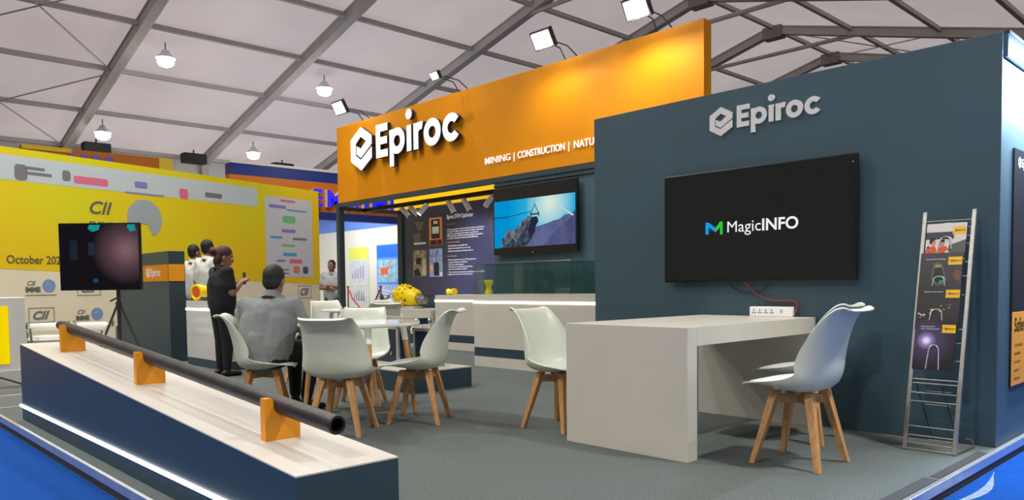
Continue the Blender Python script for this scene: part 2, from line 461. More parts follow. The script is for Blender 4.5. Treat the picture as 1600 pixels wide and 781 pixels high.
lamps = [(-22.0, 7.85, 'hall lamp above the yellow wall, highest and leftmost of the four lit ones'),
         (-27.0, 7.6, 'hall lamp low over the yellow wall, left of the first dark loudspeaker'),
         (-22.0, 12.75, 'hall lamp in the middle of the roof between two rafters, left of the orange fascia'),
         (-27.2, 12.75, 'hall lamp low over the eave, above the blue header')]
for x, y, l in lamps: hall_lamp(x, y, l, 'hall lamps hung from the purlins')
# unseen lamps added to brighten the stand and the printed wall
for x, y, p_, l in ((-8.0, 0.6, 1050, 'added unseen lamp over the aisle before the long low plinth'), (-1.5, -2.5, 1500, 'added unseen lamp over the aisle behind the viewer'), (0.6, 4.6, 1500, 'added unseen lamp over the right aisle beside the navy block'),
                 (-5.0, -5.0, 1500, 'added unseen lamp furthest behind the viewer'), (-12.0, -1.5, 2200, 'added unseen lamp over the aisle before the amber light box'), (-9.5, 3.0, 1300, 'added unseen lamp over the tripod screen'), (-11.5, 6.0, 1500, 'added unseen lamp over the left end of the orange fascia')):
    hall_lamp(x, y, l, 'added unseen lamps over the front aisle', p_)

# loudspeakers at the eave
for i, (y, l) in enumerate(((7.83, 'dark loudspeaker box at the eave, leftmost of the three'), (11.1, 'dark loudspeaker box at the eave, middle of the three'), (14.6, 'dark loudspeaker box at the eave just left of the orange fascia'))):
    t = thing('loudspeaker', l, 'loudspeaker', (-28.6, y, 5.75), 0, 'loudspeakers along the eave')
    MB().box(-28.8, -28.4, y - .42, y + .42, 5.62, 5.98).build('cabinet', mat('speaker_black', rgb(34, 36, 33), .8), t, bevel=.03)
    MB().tube([(-28.6, y, 5.98), (-28.6, y, 6.12)], .03, 6).build('bracket', DARKTRIM, t)

# ================================================================== STAND STRUCTURE
YW = 5.188
# right navy block
blk = thing('navy_wall_block', 'tall dark navy wall block carrying the large black screen and small white logo', 'wall', (-2.83, 6.1, 0))
MB().box(-4.386, -1.285, YW, 7.2, 0, 2.445).build('panel', NAVY, blk, bevel=.004)
MB().box(-1.285, -1.262, YW + .02, 7.2, 2.30, 2.43).build('light_trough', mat('trough', rgb(70, 95, 120), .3, .5), blk)
MB().box(-1.263, -1.258, YW + .03, 7.2, 2.39, 2.40).build('light_strip', LED, blk)
MB().box(-1.285, -1.255, YW + .02, 7.2, 2.43, 2.452).build('cap', DARKTRIM, blk)
for o in epiroc(facing_front(0, YW, 0), -3.224, 2.155, .160, .0, .012, WLETP, None, None): 
    o.parent = blk
    for v in o.data.vertices: v.co -= Vector((-2.83, 6.1, 0))
# added cool light to brighten the side face, set out beyond the trough
ld = bpy.data.lights.new('wash', 'AREA'); ld.shape = 'RECTANGLE'; ld.size = .03; ld.size_y = 1.7; ld.energy = 200; ld.color = (.62, .78, 1)
lo = bpy.data.objects.new('wash_light', ld); C.objects.link(lo); lo.parent = blk; lo.location = (-1.08 + 2.83, 6.15 - 6.1, 2.38); lo.rotation_euler = (0, math.radians(32), 0)

# orange/dark safety poster on the side face
PS = facing_right(-1.285, 0, 0)
ps = thing('safety_poster', 'tall dark poster with orange lower panel on the side of the navy block', 'poster', (-1.285, 5.9, 1.0))
m_ = MB(); m_.prism(rect(5.435, .34, 6.6, 1.80), PS, .0, .012); m_.build('board', mat('poster_black', rgb(30, 33, 40), .4, var=.25, scale=3), ps)
m_ = MB(); m_.prism(rect(5.438, .345, 6.597, .80), PS, .012, .014); m_.build('orange_panel', mat('poster_orange', rgb(228, 152, 40), .5), ps)
m_ = text_mb('Safer and', PS, 5.49, .68, .085, .0145, .0145, bold=.02); m_.build('heading', BLACK, ps)
for i, tx in enumerate(('A global leader', 'dependable', 'services for', 'partner in', 'mining and')):
    text_mb(tx, PS, 5.50, .585 - i * .052, .022, .0145, .0145).build('text_line', BLACK, ps)
ep_small(PS, 5.52, 1.70, .05, .013, WLETP, ps)

# fascia -------------------------------------------------------------
fas = thing('orange_fascia', 'long orange fascia with big white logo letters over the open stand', 'fascia', (-8.0, 7.1, 0))
MB().box(-11.70, -4.426, 7.0, 7.14, 2.455, 3.745).build('panel', ORANGE, fas, bevel=.003)
PF = facing_front(0, 7.0, 0)
for o in epiroc(PF, -11.10, 3.045, .52, .03, .10, WLET, DKSIDE, fas): pass
def caps(txt, x, w):
    m_ = text_mb(txt, PF, x, 2.652, .088, .012, .022, width=w, bold=.006); return m_.build('lettering', WLET, fas)
caps('MINING', -7.84, .50); caps('|', -7.275, .012); caps('CONSTRUCTION', -7.20, .83); caps('|', -6.31, .012); caps('NATURAL RESOURCES', -6.22, 1.2)
gantry = thing('black_gantry', 'slim dark gantry frame with corner post beneath the orange fascia', 'frame', (-11.7, 7.05, 0))
GB = mat('gantry_black', rgb(44, 58, 66), .45)
MB().box(-11.78, -11.68, 7.0, 7.1, 0, 2.455).build('post', GB, gantry)
MB().box(-11.68, -4.43, 7.0, 7.08, 2.385, 2.453).build('front_beam', GB, gantry)
MB().box(-11.76, -11.69, 7.1, 8.30, 2.34, 2.40).build('side_beam', GB, gantry)
MB().box(-11.68, -7.70, 7.48, 7.54, 2.33, 2.395).build('spot_rail', BLACK, gantry)
# screen wall under the fascia
sw = thing('teal_screen_wall', 'dark teal wall panel under the fascia behind the glass case', 'wall', (-6, 7.1, 0))
MB().box(-7.70, -4.39, 7.02, 7.2, 0, 2.384).build('panel', NAVY, sw)
MB().box(-7.70, -4.39, 7.0, 7.02, 2.33, 2.345).build('groove', DARKTRIM, sw)
# back wall
bw = thing('back_wall_panel', 'dark navy rear wall with yellow top band at the back of the stand', 'wall', (-9.6, 8.4, 0))
MB().box(-11.70, -7.7, 8.34, 8.5, 0, 2.42).build('panel', NAVYD, bw)
MB().box(-11.80, -11.66, 8.30, 8.52, 0, 2.42).build('end_post', GB, bw)
MB().box(-11.98, -7.7, 8.36, 8.5, 2.42, 2.75).build('yellow_band', mat('yellow_band', rgb(255, 210, 10), .5, emit=rgb(252, 200, 8), estr=.45), bw)  # plain board; the lamplight on it is painted in as a glow

# cantilever lamps of the fascia
def fascia_lamp(x, lab, power, big=True):
    t = thing('flood_lamp', lab, 'lamp', (x, 7.07, 3.745), 0, 'flood lamps along the fascia top')
    MB().tube([(x - .1, 7.05, 3.745), (x - .06, 6.9, 3.86), (x - .04, 6.62, 3.88)], .008, 6).build('arm', DARKTRIM, t)
    MB().tube([(x + .1, 7.05, 3.745), (x + .06, 6.9, 3.86), (x + .04, 6.62, 3.88)], .008, 6).build('arm', DARKTRIM, t)
    R_ = Matrix.Translation((x, 6.55, 3.88)) @ Matrix.Rotation(math.radians(30), 4, 'X')
    s = .16 if big else .08
    lh = MB().box(-s, s, -.03, .03, -s * .7, s * .7, R_).build('lamp_head', DARKTRIM, t, bevel=.008)
    MB().box(-s * .85, s * .85, -.034, .034, -s * .55, s * .55, R_).build('lamp_glass', emis('flood_glow', (1, .99, .96, 1), 22), lh)
    lamp_light((x, 6.42, 3.86), power, .05, (1, .93, .8), t, (math.radians(38), 0, 0), 'SPOT', math.radians(125))
fascia_lamp(-10.82, 'flood lamp over the left end of the orange fascia', 16)
fascia_lamp(-8.34, 'small flood lamp just above the fascia to the right of the white lettering', 4, False)
fascia_lamp(-6.30, 'flood lamp over the fascia above the word construction', 55)
fascia_lamp(-4.94, 'flood lamp near the right end of the orange fascia', 95)

# track spotlights
def spot(x, y, z, aim, lab, lit=False):
    t = thing('track_spotlight', lab, 'spotlight', (x, y, z), 0, 'white spotlights on the black rail')
    a = Vector(aim).normalized(); p0 = Vector((x, y, z - .02)); p1 = p0 + a * .20
    MB().box(x - .03, x + .03, y - .02, y + .02, z - .03, z).build('mount', WHITEP, t)
    MB().tube([p0 - a * .0, p1], .042, 14).build('barrel', WHITEP, t, smooth=True)
    MB().tube([p1 - a * .005, p1 + a * .003], .034, 14).build('lens', emis('spot_lens', (1, .98, .93, 1), 14) if lit else DARKTRIM, t)
    return t, p1, a
sp = [(-10.55, (.75, .35, -.8), 'white spotlight at the far left end of the rail'),
      (-10.30, (.75, .35, -.8), 'white spotlight second from the left end of the rail'),
      (-9.85, (-.25, -.62, -.75), 'lit white spotlight glowing over the framed poster photographs'),
      (-9.30, (.45, .2, -.9), 'white spotlight above the poster heading, third from the rail right end'),
      (-8.93, (.5, .2, -.9), 'white spotlight above the poster, second from the rail right end'),
      (-8.28, (-.75, -.1, -.8), 'white spotlight tilted left beside the small screen')]
for x, a, l in sp:
    t, p1, aa = spot(x, 7.51, 2.33, a, l, 'lit' in l)
    if 'lit' in l: lamp_light(tuple(p1 + aa * .04), 9, .03, (1, .95, .88), t, (math.radians(28), 0, math.radians(20)), 'SPOT', math.radians(100))
for x in (-9.6, -8.9):
    lamp_light((x, 7.56, 2.12), 38, .05, (.86, .88, 1), gantry, (math.radians(42), 0, 0), 'SPOT', math.radians(120))

# ---- big rear poster
PB = facing_front(0, 8.34, 0)
po = thing('product_poster', 'large dark blue printed poster with four photographs and white text', 'poster', (-9.6, 8.33, 1.6))
m_ = MB(); m_.prism(rect(-11.56, .85, -7.72, 2.41), PB, .0, .01); m_.build('board', mat('poster_navy', rgb(56, 60, 92), .35, var=.45, scale=.9), po)  # mottling puts print tone and light reflections into the board colour
def P8(u, v): return u, v
PHD = mat('photo_dark', rgb(52, 48, 40), .4, var=.6, scale=22)
def photo(x0, x1, z0, z1, m, name='photograph'):
    m_ = MB(); m_.prism(rect(x0, z0, x1, z1), PB, .01, .013); return m_.build(name, m, po)
photo(-11.34, -10.955, 1.75, 2.20, PHD)
photo(-10.865, -10.50, 1.725, 2.21, mat('photo_orange', rgb(240, 150, 80), .4, var=.1, scale=14))
photo(-11.355, -10.965, 1.185, 1.655, mat('photo_stone', rgb(150, 140, 116), .4, var=.7, scale=14))
photo(-10.87, -10.503, 1.17, 1.665, mat('photo_sky', rgb(150, 170, 240), .4, var=.5, scale=12))
def bit(pts, m, name='photo_detail', d=.0135, P=PB, par=po):
    m_ = MB(); m_.prism(pts, P, d, d); o = m_.build(name, m, par); return o
bit(rect(-11.33, 1.80, -11.13, 1.96), mat('pp1', rgb(98, 92, 124), .5)); bit(rect(-11.33, 1.76, -10.97, 1.795), WLETP)
for k in range(6): bit([(-11.3 + .05 * k, 2.17), (-11.2 + .02 * k, 2.02), (-11.185 + .02 * k, 2.02), (-11.275 + .05 * k, 2.17)], GREYT, d=.0135 + .0001 * k)
bit(rect(-10.81, 1.84, -10.56, 2.18), mat('pp2', rgb(44, 40, 38), .5)); bit(rect(-10.74, 2.10, -10.62, 2.15), WLETP, d=.014); bit(rect(-10.78, 1.93, -10.59, 2.05), WLETP, d=.014)
bit(rect(-10.85, 1.73, -10.51, 1.82), mat('pp3', rgb(60, 30, 30), .5)); bit([(-10.70, 1.82), (-10.66, 1.74), (-10.61, 1.74), (-10.64, 1.83)], RED, d=.0138)
bit(rect(-11.27, 1.40, -11.12, 1.52), mat('pp4', rgb(30, 28, 30), .5)); bit([(-11.1, 1.2), (-11.06, 1.5), (-10.98, 1.5), (-10.98, 1.2)], mat('pp7', rgb(196, 184, 150), .5)); bit([(-11.34, 1.19), (-11.34, 1.3), (-11.2, 1.34), (-11.12, 1.19)], mat('pp8', rgb(34, 32, 36), .5))
bit(rect(-10.75, 1.19, -10.6, 1.42), mat('pp5', rgb(30, 32, 50), .5)); bit(rect(-10.68, 1.42, -10.66, 1.62), mat('pp6', rgb(60, 60, 60), .5)); bit(rect(-10.58, 1.18, -10.51, 1.25), WLETP)
bit([(-10.86, 1.36), (-10.83, 1.26), (-10.78, 1.3), (-10.81, 1.42)], YEL); bit([(-10.6, 1.36), (-10.57, 1.28), (-10.52, 1.32), (-10.55, 1.42)], GREENP)
PTXT = mat('poster_text', rgb(240, 240, 245), .5, emit=(1, 1, 1, 1), estr=.3)
text_mb('Epiroc DTH Optimizer', PB, -10.36, 2.16, .07, .0135, .0135, width=.70).build('heading', PTXT, po)
OT = mat('poster_orange_text', rgb(232, 140, 70), .5)
YT = mat('poster_yellow_text', rgb(240, 190, 90), .5)
for t, z, w_, m in (('What is it?', 2.07, .22, OT), ('Vibratory sensor instrument that measures vibrations', 1.978, .97, PTXT), ('during DTH drilling, sends and then through a proprietary', 1.94, .955, PTXT),
        ('algorithm and displays the results in real time to', 1.90, .82, PTXT), ('help operators optimize and to guide the operator', 1.863, .94, PTXT), ('to achieve maximum productivity and efficiency', 1.824, .81, PTXT),
        ('Key characteristics:', 1.758, .34, YT), ('- Standalone, portable kit', 1.697, .54, PTXT), ('- Easily mounted kit on any rig', 1.653, .61, PTXT), ('- Real-time and post drilling reports', 1.605, .68, PTXT),
        ('Main Benefits:', 1.52, .255, YT), ('- Boosts penetration rate in DTH applications', 1.455, .76, PTXT), ('- Longer drilling tools lifetime', 1.413, .53, PTXT), ('- Less fuel consumption', 1.373, .44, PTXT),
        ('- Protects the rig during operation', 1.334, .66, PTXT), ('- Prevents breakdown incidents', 1.294, .52, PTXT), ('- Track solution and operator guidelines can be enabled', 1.245, .965, PTXT), ('  insights and continuous improvement', 1.207, .66, PTXT)):
    text_mb(t, PB, -10.36, z - .013, .026, .0135, .0135, width=w_).build('text_line', m, po)
text_mb('United. Inspired.', PB, -11.3, .945, .022, .0135, .0135, width=.3).build('text_line', GREYT, po)

# ---- counters
def counter(name, lab, x0, x1, y0, y1, top, base, led, strip, m=WHITEL, grp=None):
    t = thing(name, lab, 'counter', ((x0 + x1) / 2, y0, base), 0, grp)
    MB().box(x0, x1, y0, y1, strip[1], led - .012).build('body', m, t)
    MB().box(x0, x1, y0 + .004, y1, led - .012, led + .012).build('led_core', WHITEP, t)
    MB().box(x0 - .01, x1, y0 - .006, y0 + .006, led - .013, led + .013).build('led_strip', LED, t)
    MB().box(x0, x1, y0, y1, led + .012, top).build('worktop', m, t)
    MB().box(x0, x1, y0 + .003, y1, strip[0], strip[1]).build('navy_band', NAVYD, t)
    if strip[0] > base: MB().box(x0, x1, y0, y1, base, strip[0]).build('plinth', m, t)
    return t
counter('display_counter', 'white display counter with light strip and navy band under the small screen', -7.265, -4.40, 6.25, 6.98, .894, 0, .797, (.125, .236))
counter('display_counter', 'shorter white counter with light strip in front of the large blue poster', -9.76, -7.72, 7.574, 8.30, .862, 0, .77, (.118, .236))
counter('low_display_step', 'low white display step carrying the yellow drill head', -11.62, -9.80, 7.50, 8.29, .62, 0, .44, (.06, .22))

# drill bits
def drill_bit(x, y, z, ang, lab):
    t = thing('drill_bit', lab, 'drill bit', (x, y, z), 0)
    T = Matrix.Translation((x, y, z)) @ (Matrix.Translation((0, 0, .048)) @ Matrix.Rotation(PI / 2, 4, 'Y') if ang else Matrix.Identity(4))
    MB().lathe([(0, 0), (.05, 0), (.052, .02), (.045, .04), (.036, .06), (.036, .10), (.05, .13), (.056, .14), (.056, .17), (.0, .175)], 18, T).build('body', YPAINT, t, smooth=True)
    m_ = MB()
    for k in range(8):
        a = k * PI / 4; m_.sphere(tuple(T @ Vector((.042 * math.cos(a), .042 * math.sin(a), .172))), .009, 6, 4)
    m_.build('carbide_buttons', YEL, t)
    return t
drill_bit(-7.17, 6.42, .895, 0, 'small yellow drill bit standing upright at the left end of the glass case')
drill_bit(-9.70, 7.80, .863, 1, 'small yellow drill bit lying on the shorter white counter')

def drill_head(x, y, z):
    t = thing('yellow_drill_head', 'large yellow drill head casting with grey shank on the low white step', 'drill head', (x, y, z))
    T = Matrix.Translation((x, y, z + .17)) @ Matrix.Rotation(math.radians(100), 4, 'Y') @ Matrix.Rotation(math.radians(-10), 4, 'X')
    MB().lathe([(0, -.26), (.12, -.25), (.17, -.20), (.185, -.12), (.175, -.05), (.16, 0), (.165, .08), (.15, .16), (.11, .22), (0, .23)], 22, T).build('casting', YPAINT, t, smooth=True)
    m_ = MB(); m_.lathe([(0, .2), (.085, .2), (.085, .30), (.07, .31), (.07, .38), (0, .38)], 18, T); m_.build('shank', STEEL, t, smooth=True)
    tooth = MB().sphere((0, 0, 0), .022, 7, 5); tm = None
    for j, (rr, zz) in enumerate(((.17, -.2), (.13, -.24), (.188, -.12), (.178, -.03))):
        for k in range(14):
            a = 2 * PI * (k + .5 * j) / 14; c = T @ Vector((rr * math.cos(a), rr * math.sin(a), zz)) - Vector((x, y, z))
            if tm is None: o = tooth.build('cutter_tooth', YPAINT, t, smooth=True, world=False); tm = o.data
            else: o = bpy.data.objects.new('cutter_tooth', tm); C.objects.link(o); o.parent = t
            o.location = c
    for k in range(3):
        a = k * 2 * PI / 3 + .4
        T2 = T @ Matrix.Translation((.11 * math.cos(a), .11 * math.sin(a), -.2)) @ Matrix.Rotation(a, 4, 'Z') @ Matrix.Rotation(.9, 4, 'Y')
        MB().lathe([(0, -.1), (.05, -.09), (.085, -.03), (.09, .02), (.06, .08), (0, .09)], 14, T2).build('cutter_cone', YPAINT, t, smooth=True)
    for k in range(4):
        a = k * PI / 2 + .3; c = T @ Vector((.163 * math.cos(a), .163 * math.sin(a), .05))
        MB().sphere(tuple(c), .022, 8, 6).build('bore_hole', BLACK, t)
drill_head(-10.85, 7.86, .66)
tag(MB().box(-11.07, -10.6, 7.76, 7.96, .62, .665).build('display_cradle', mat('cradle', rgb(190, 190, 180), .4)), 'low pale cradle block under the yellow drill head', 'stand')
# green sprig behind the chair
t = thing('potted_plant', 'small green leafy plant left of the yellow drill head', 'plant', (-11.45, 7.75, .62))
MB().lathe([(0, 0), (.045, 0), (.055, .09), (.05, .09), (.045, .08), (0, .08)], 14, Matrix.Translation((-11.45, 7.75, .62))).build('pot', DARKTRIM, t)
GL = mat('leaf_green', rgb(70, 110, 45), .5, var=.3)
for k in range(16):
    a = rnd.random() * 2 * PI; e = .12 + rnd.random() * .2; b = Vector((-11.45, 7.75, .70)); d = Vector((math.cos(a) * .55, math.sin(a) * .4, .5 + rnd.random() * .6)).normalized()
    s = d.cross(Vector((0, 0, 1))).normalized() * .022; m = b + d * e * .6; tip = b + d * e + Vector((0, 0, -.02))
    MB().add([b, m + s, tip, m - s], [(0, 1, 2, 3)]).build('leaf', GL, t)

# glass case
gc = thing('glass_case', 'clear glass display case standing on the white counter under the small screen', 'display case', (-6.5, 6.6, .895))
gx0, gx1, gy0, gy1, gz1 = -7.24, -5.66, 6.27, 6.93, 1.262
for bx in ((gx0, gx1, gy0, gy0 + .008, .896, gz1), (gx0, gx0 + .008, gy0 + .01, gy1, .896, gz1), (gx1 - .008, gx1, gy0 + .01, gy1, .896, gz1), (gx0, gx1, gy1 - .008, gy1, .896, gz1)):
    MB().box(*bx).build('glass_pane', GLASS, gc)
MB().box(gx0, gx1, gy0, gy1, gz1, gz1 + .008).build('glass_lid', GLASS, gc)
GE = mat('glass_edge', rgb(60, 100, 92), .2)
for a, b in (((gx0, gy0, gz1 + .01), (gx1, gy0, gz1 + .01)), ((gx0, gy0, .896), (gx0, gy0, gz1)), ((gx1, gy0, .896), (gx1, gy0, gz1)), ((gx1, gy0, gz1 + .01), (gx1, gy1, gz1 + .01)), ((gx0, gy0, gz1 + .01), (gx0, gy1, gz1 + .01))):
    MB().tube([a, b], .004, 4).build('glass_edge', GE, gc)
# ================================================================== SCREENS
def tv_body(name, lab, x0, x1, z0, z1, yf, yw, bez=.012):
    t = thing(name, lab, 'screen', ((x0 + x1) / 2, yw, z0))
    MB().box(x0, x1, yf, yf + .03, z0, z1).build('housing', BLACK, t, bevel=.004)
    MB().box(x0 + .15, x1 - .15, yf + .03, yw, z0 + .15, z1 - .15).build('wall_mount', BLACK, t)
    return t
t = tv_body('wall_television', 'large black wall screen showing a green and blue logo, on the right navy wall', -3.60, -2.085, 1.010, 1.846, 5.12, YW)
PT = facing_front(0, 5.12, 0)
m_ = MB(); m_.prism(rect(-3.585, 1.03, -2.10, 1.833), PT, .001, .0025); scp = m_.build('screen_panel', SCREEN, t)
SW = emis('screen_white', (1, 1, 1, 1), .95); SBL = emis('screen_blue', rgb(20, 160, 240), 1); SGR = emis('screen_green', rgb(50, 205, 60), 1)
m_ = MB(); m_.prism([(-3.222, 1.372), (-3.222, 1.462), (-3.195, 1.462), (-3.135, 1.418), (-3.135, 1.385), (-3.195, 1.427), (-3.195, 1.372)], PT, .003, .003)
m_.build('logo_mark', SBL, scp)
m_ = MB(); m_.prism([(-3.135, 1.418), (-3.098, 1.462), (-3.075, 1.462), (-3.075, 1.366), (-3.097, 1.366), (-3.097, 1.422), (-3.135, 1.385)], PT, .003, .003)
m_.build('logo_mark', SGR, scp)
m_ = text_mb('Magic', PT, -3.035, 1.378, .083, .003, .003, width=.270, bold=.0); m_.build('screen_text', SW, scp)
m_ = text_mb('INFO', PT, -2.755, 1.378, .083, .003, .003, width=.272, bold=.022); m_.build('screen_text', SW, scp)
MB().sphere((-2.112, 5.118, 1.79), .004, 8, 6).build('indicator', WHITEP, t)

t2 = tv_body('wall_television', 'smaller wall screen showing a blue sky scene, beneath the orange fascia', -7.64, -6.135, 1.405, 2.29, 6.94, 7.02)
PV = facing_front(0, 6.94, 0)
m_ = MB(); m_.prism(rect(-7.625, 1.45, -6.15, 2.275), PV, .001, .002); sc2 = m_.build('screen_panel', BLACK, t2)
vx0, vx1, vz0, vz1 = -7.615, -6.165, 1.50, 2.115
def vid(name, pts, m, d): 
    m_ = MB(); m_.prism([(vx0 + a * (vx1 - vx0), vz0 + b * (vz1 - vz0)) for a, b in pts], PV, d, d); return m_.build(name, m, sc2)
def video_sky():
    m = emis('video_sky', (0, 0, 0, 1), 1); nt = m.node_tree; e = nt.nodes['Emission']
    tc = nt.nodes.new('ShaderNodeTexCoord'); sub = nt.nodes.new('ShaderNodeVectorMath'); sub.operation = 'DISTANCE'
    sub.inputs[1].default_value = ((vx0 + .70 * (vx1 - vx0)) - (-6.8875), 6.94 - 7.02, vz0 + .86 * (vz1 - vz0) - 1.405)
    r = nt.nodes.new('ShaderNodeValToRGB'); el = r.color_ramp.elements
    el[0].position = .03; el[0].color = rgb(225, 240, 225); el[1].position = .75; el[1].color = rgb(0, 150, 215)
    q = el.new(.22); q.color = rgb(165, 218, 225); q = el.new(.42); q.color = rgb(35, 178, 226)
    nt.links.new(tc.outputs['Object'], sub.inputs[0]); nt.links.new(sub.outputs['Value'], r.inputs[0]); nt.links.new(r.outputs[0], e.inputs[0])
    return m
vid('screen_image', [(0, 0), (1, 0), (1, 1), (0, 1)], video_sky(), .003)
def emis_noise(name, a, b, scale, y=1.0):
    m = emis(name, a, 1); nt = m.node_tree; e = nt.nodes['Emission']
    tc = nt.nodes.new('ShaderNodeTexCoord'); mp = nt.nodes.new('ShaderNodeMapping'); mp.inputs['Scale'].default_value = (1, 1, y)
    n = nt.nodes.new('ShaderNodeTexNoise'); n.inputs['Scale'].default_value = scale; n.inputs['Detail'].default_value = 6; n.inputs['Roughness'].default_value = .65
    r = nt.nodes.new('ShaderNodeValToRGB'); r.color_ramp.elements[0].position = .38; r.color_ramp.elements[0].color = a; r.color_ramp.elements[1].position = .62; r.color_ramp.elements[1].color = b
    nt.links.new(tc.outputs['Object'], mp.inputs[0]); nt.links.new(mp.outputs[0], n.inputs['Vector']); nt.links.new(n.outputs['Fac'], r.inputs[0]); nt.links.new(r.outputs[0], e.inputs[0])
    return m
MT = emis_noise('video_mountain', rgb(76, 92, 134), rgb(104, 108, 150), 5, .4); DC = emis_noise('video_dust', rgb(34, 46, 66), rgb(84, 90, 106), 14); D2 = emis_noise('video_dust_light', rgb(50, 66, 86), rgb(128, 128, 132), 12); DK = emis('video_dark', rgb(34, 42, 62), 1)
vid('screen_mountain', [(.30, 0), (1, 0), (1, .66), (.97, .62), (.93, .59), (.88, .585), (.82, .51), (.75, .49), (.68, .45), (.60, .42), (.55, .40), (.48, .33)], MT, .0034)
vid('screen_mountain', [(.62, 0), (1, 0), (1, .60), (.95, .52), (.9, .44), (.82, .35), (.72, .2)], emis_noise('video_ridge', rgb(66, 74, 114), rgb(90, 92, 136), 6, .35), .0037)
for q, (cx, cy, r_) in enumerate(((.19, .27, .10), (.24, .20, .12), (.13, .12, .09), (.33, .35, .10), (.40, .46, .10), (.28, .26, .10), (.36, .26, .12), (.45, .54, .08))):
    vid('screen_dust', [(cx + r_ * .5 * (1 + .15 * math.sin(5 * k + q)) * math.cos(k * PI / 9), cy + r_ * 1.15 * (1 + .15 * math.sin(4 * k + q)) * math.sin(k * PI / 9)) for k in range(18)], D2, .0038 + q * .00005)
vid('screen_dust', [(.10, 0), (.14, .06), (.20, .10), (.24, .20), (.28, .10), (.33, .22), (.38, .32), (.42, .44), (.47, .56), (.56, .58), (.57, .50), (.54, .42), (.53, .30), (.50, .18), (.44, .06), (.40, 0)], DC, .0046)
vid('screen_dust', [(.44, .30), (.47, .5), (.48, .60), (.55, .61), (.57, .52), (.53, .40), (.52, .30), (.48, .2)], DK, .0049)
for a, b, wd in (((.525, 1), (.525, .86), .002), ((.525, .86), (.475, .66), .004), ((.525, .86), (.575, .66), .004), ((.475, .66), (.575, .66), .006), ((.475, .60), (.475, .70), .005), ((.575, .6), (.575, .70), .005), ((0, .66), (.2, .655), .003), ((.2, .655), (.475, .72), .003), ((0, .64), (.2, .63), .002)):
    dx, dy = b[0] - a[0], b[1] - a[1]; L = math.hypot(dx, dy); nx, ny = -dy / L * wd, dx / L * wd * 2.3
    vid('screen_cable', [(a[0] + nx, a[1] + ny), (b[0] + nx, b[1] + ny), (b[0] - nx, b[1] - ny), (a[0] - nx, a[1] - ny)], DK, .0052)
vid('screen_contrail', [(.80, .80), (.81, .78), (1.0, .50), (1.0, .55)], emis('video_white', rgb(205, 230, 235), 1), .0036)
MB().sphere((-6.9, 6.937, 1.425), .006, 8, 6).build('indicator', WHITEP, t2)

# cables below the big screen
tag(MB().tube([(-3.05, 5.15, 1.01), (-3.0, 5.165, .96), (-2.93, 5.16, .93), (-2.85, 5.165, .925), (-2.76, 5.165, .95), (-2.70, 5.15, 1.01)], .0045, 6).build('black_cable', BLACK, smooth=True), 'black cable looped under the large wall screen', 'cable')
tag(MB().tube([(-2.92, 5.15, 1.01), (-2.87, 5.16, .97), (-2.83, 5.165, .92), (-2.76, 5.165, .885), (-2.68, 5.16, .87), (-2.58, 5.16, .875), (-2.53, 5.155, .87), (-2.50, 5.15, .845), (-2.505, 5.13, .80), (-2.508, 5.12, .771)], .0045, 6).build('red_cable', RED, smooth=True), 'thin red cable running from the wall screen to the power strip', 'cable')

# ================================================================== DESK
dk = thing('white_desk', 'thick white waterfall desk standing out from the navy wall', 'desk', (-2.83, 4.39, 0))
DX0, DX1, DY0, DY1, DZ = -3.285, -2.38, 3.597, 5.182, .757
MB().box(DX0, DX1, DY0, DY0 + .1, 0, DZ).build('leg_panel', WHITEL, dk, bevel=.003)
MB().box(DX0, DX1, DY1 - .07, DY1, 0, DZ).build('leg_panel', WHITEL, dk, bevel=.003)
MB().box(DX0, DX1, DY0 + .1, DY1 - .07, DZ - .108, DZ).build('worktop', WHITEL, dk, bevel=.002)
pw = thing('power_strip', 'white four-socket power strip standing on the desk against the wall', 'power strip', (-2.68, 5.1, .757))
PP = facing_front(0, 5.095, 0)
MB().box(-2.84, -2.52, 5.095, 5.14, .758, .828).build('case', WHITEP, pw, bevel=.004)
for k in range(4):
    x = -2.805 + k * .046
    m_ = MB()
    for dx, dz, r_ in ((0, .045, .005), (-.010, .026, .005), (.010, .026, .005)):
        m_.prism([(x + dx + r_ * math.cos(a * PI / 4), .758 + dz + r_ * math.sin(a * PI / 4)) for a in range(8)], PP, .0008, .0008)
    m_.prism(rect(x - .001, .758 + .02, x + .001, .758 + .05), PP, .0006, .0006)
    m_.build('socket', BLACK, pw)
MB().box(-2.602, -2.578, 5.09, 5.097, .782, .812).build('switch', WLETP, pw, bevel=.001)
m_ = MB(); m_.ring2(PP, (-2.585, .797), .008, .011, PI * .6, PI * 1.4, .0055, .0055, 8); m_.build('switch_mark', BLACK, pw)

# ================================================================== PLINTH WITH DRILL PIPE
pl_ = thing('pipe_plinth', 'long low navy plinth with sloping white top and light strip along its foot', 'plinth', (-4.7, 1.53, 0))
X0, X1, Y0, Y1 = -6.927, -2.511, 1.304, 1.75
ZA, ZB = .591, .322
def ztop(x): return ZA + (ZB - ZA) * (x - X0) / (X1 - X0)
def wedge(z0a, z0b, z1a, z1b, xa=X0, xb=X1, ya=Y0, yb=Y1):
    return MB().add([(xa, ya, z0a), (xb, ya, z0b), (xb, yb, z0b), (xa, yb, z0a), (xa, ya, z1a), (xb, ya, z1b), (xb, yb, z1b), (xa, yb, z1a)],
                    [(3, 2, 1, 0), (4, 5, 6, 7), (0, 1, 5, 4), (1, 2, 6, 5), (2, 3, 7, 6), (3, 0, 4, 7)])
wedge(0, 0, ZA - .006, ZB - .006).build('body', NAVYD, pl_)
wedge(ZA - .006, ZB - .006, ZA, ZB).build('top_panel', WHITEL, pl_)
MB().box(X0 - .03, X1 - .01, Y0 - .012, Y0, .100, .118).build('led_strip', LED, pl_)
pipe_y = 1.52
def pz(x): return .735 + (.470 - .735) * (x + 6.62) / (-2.58 + 6.62)
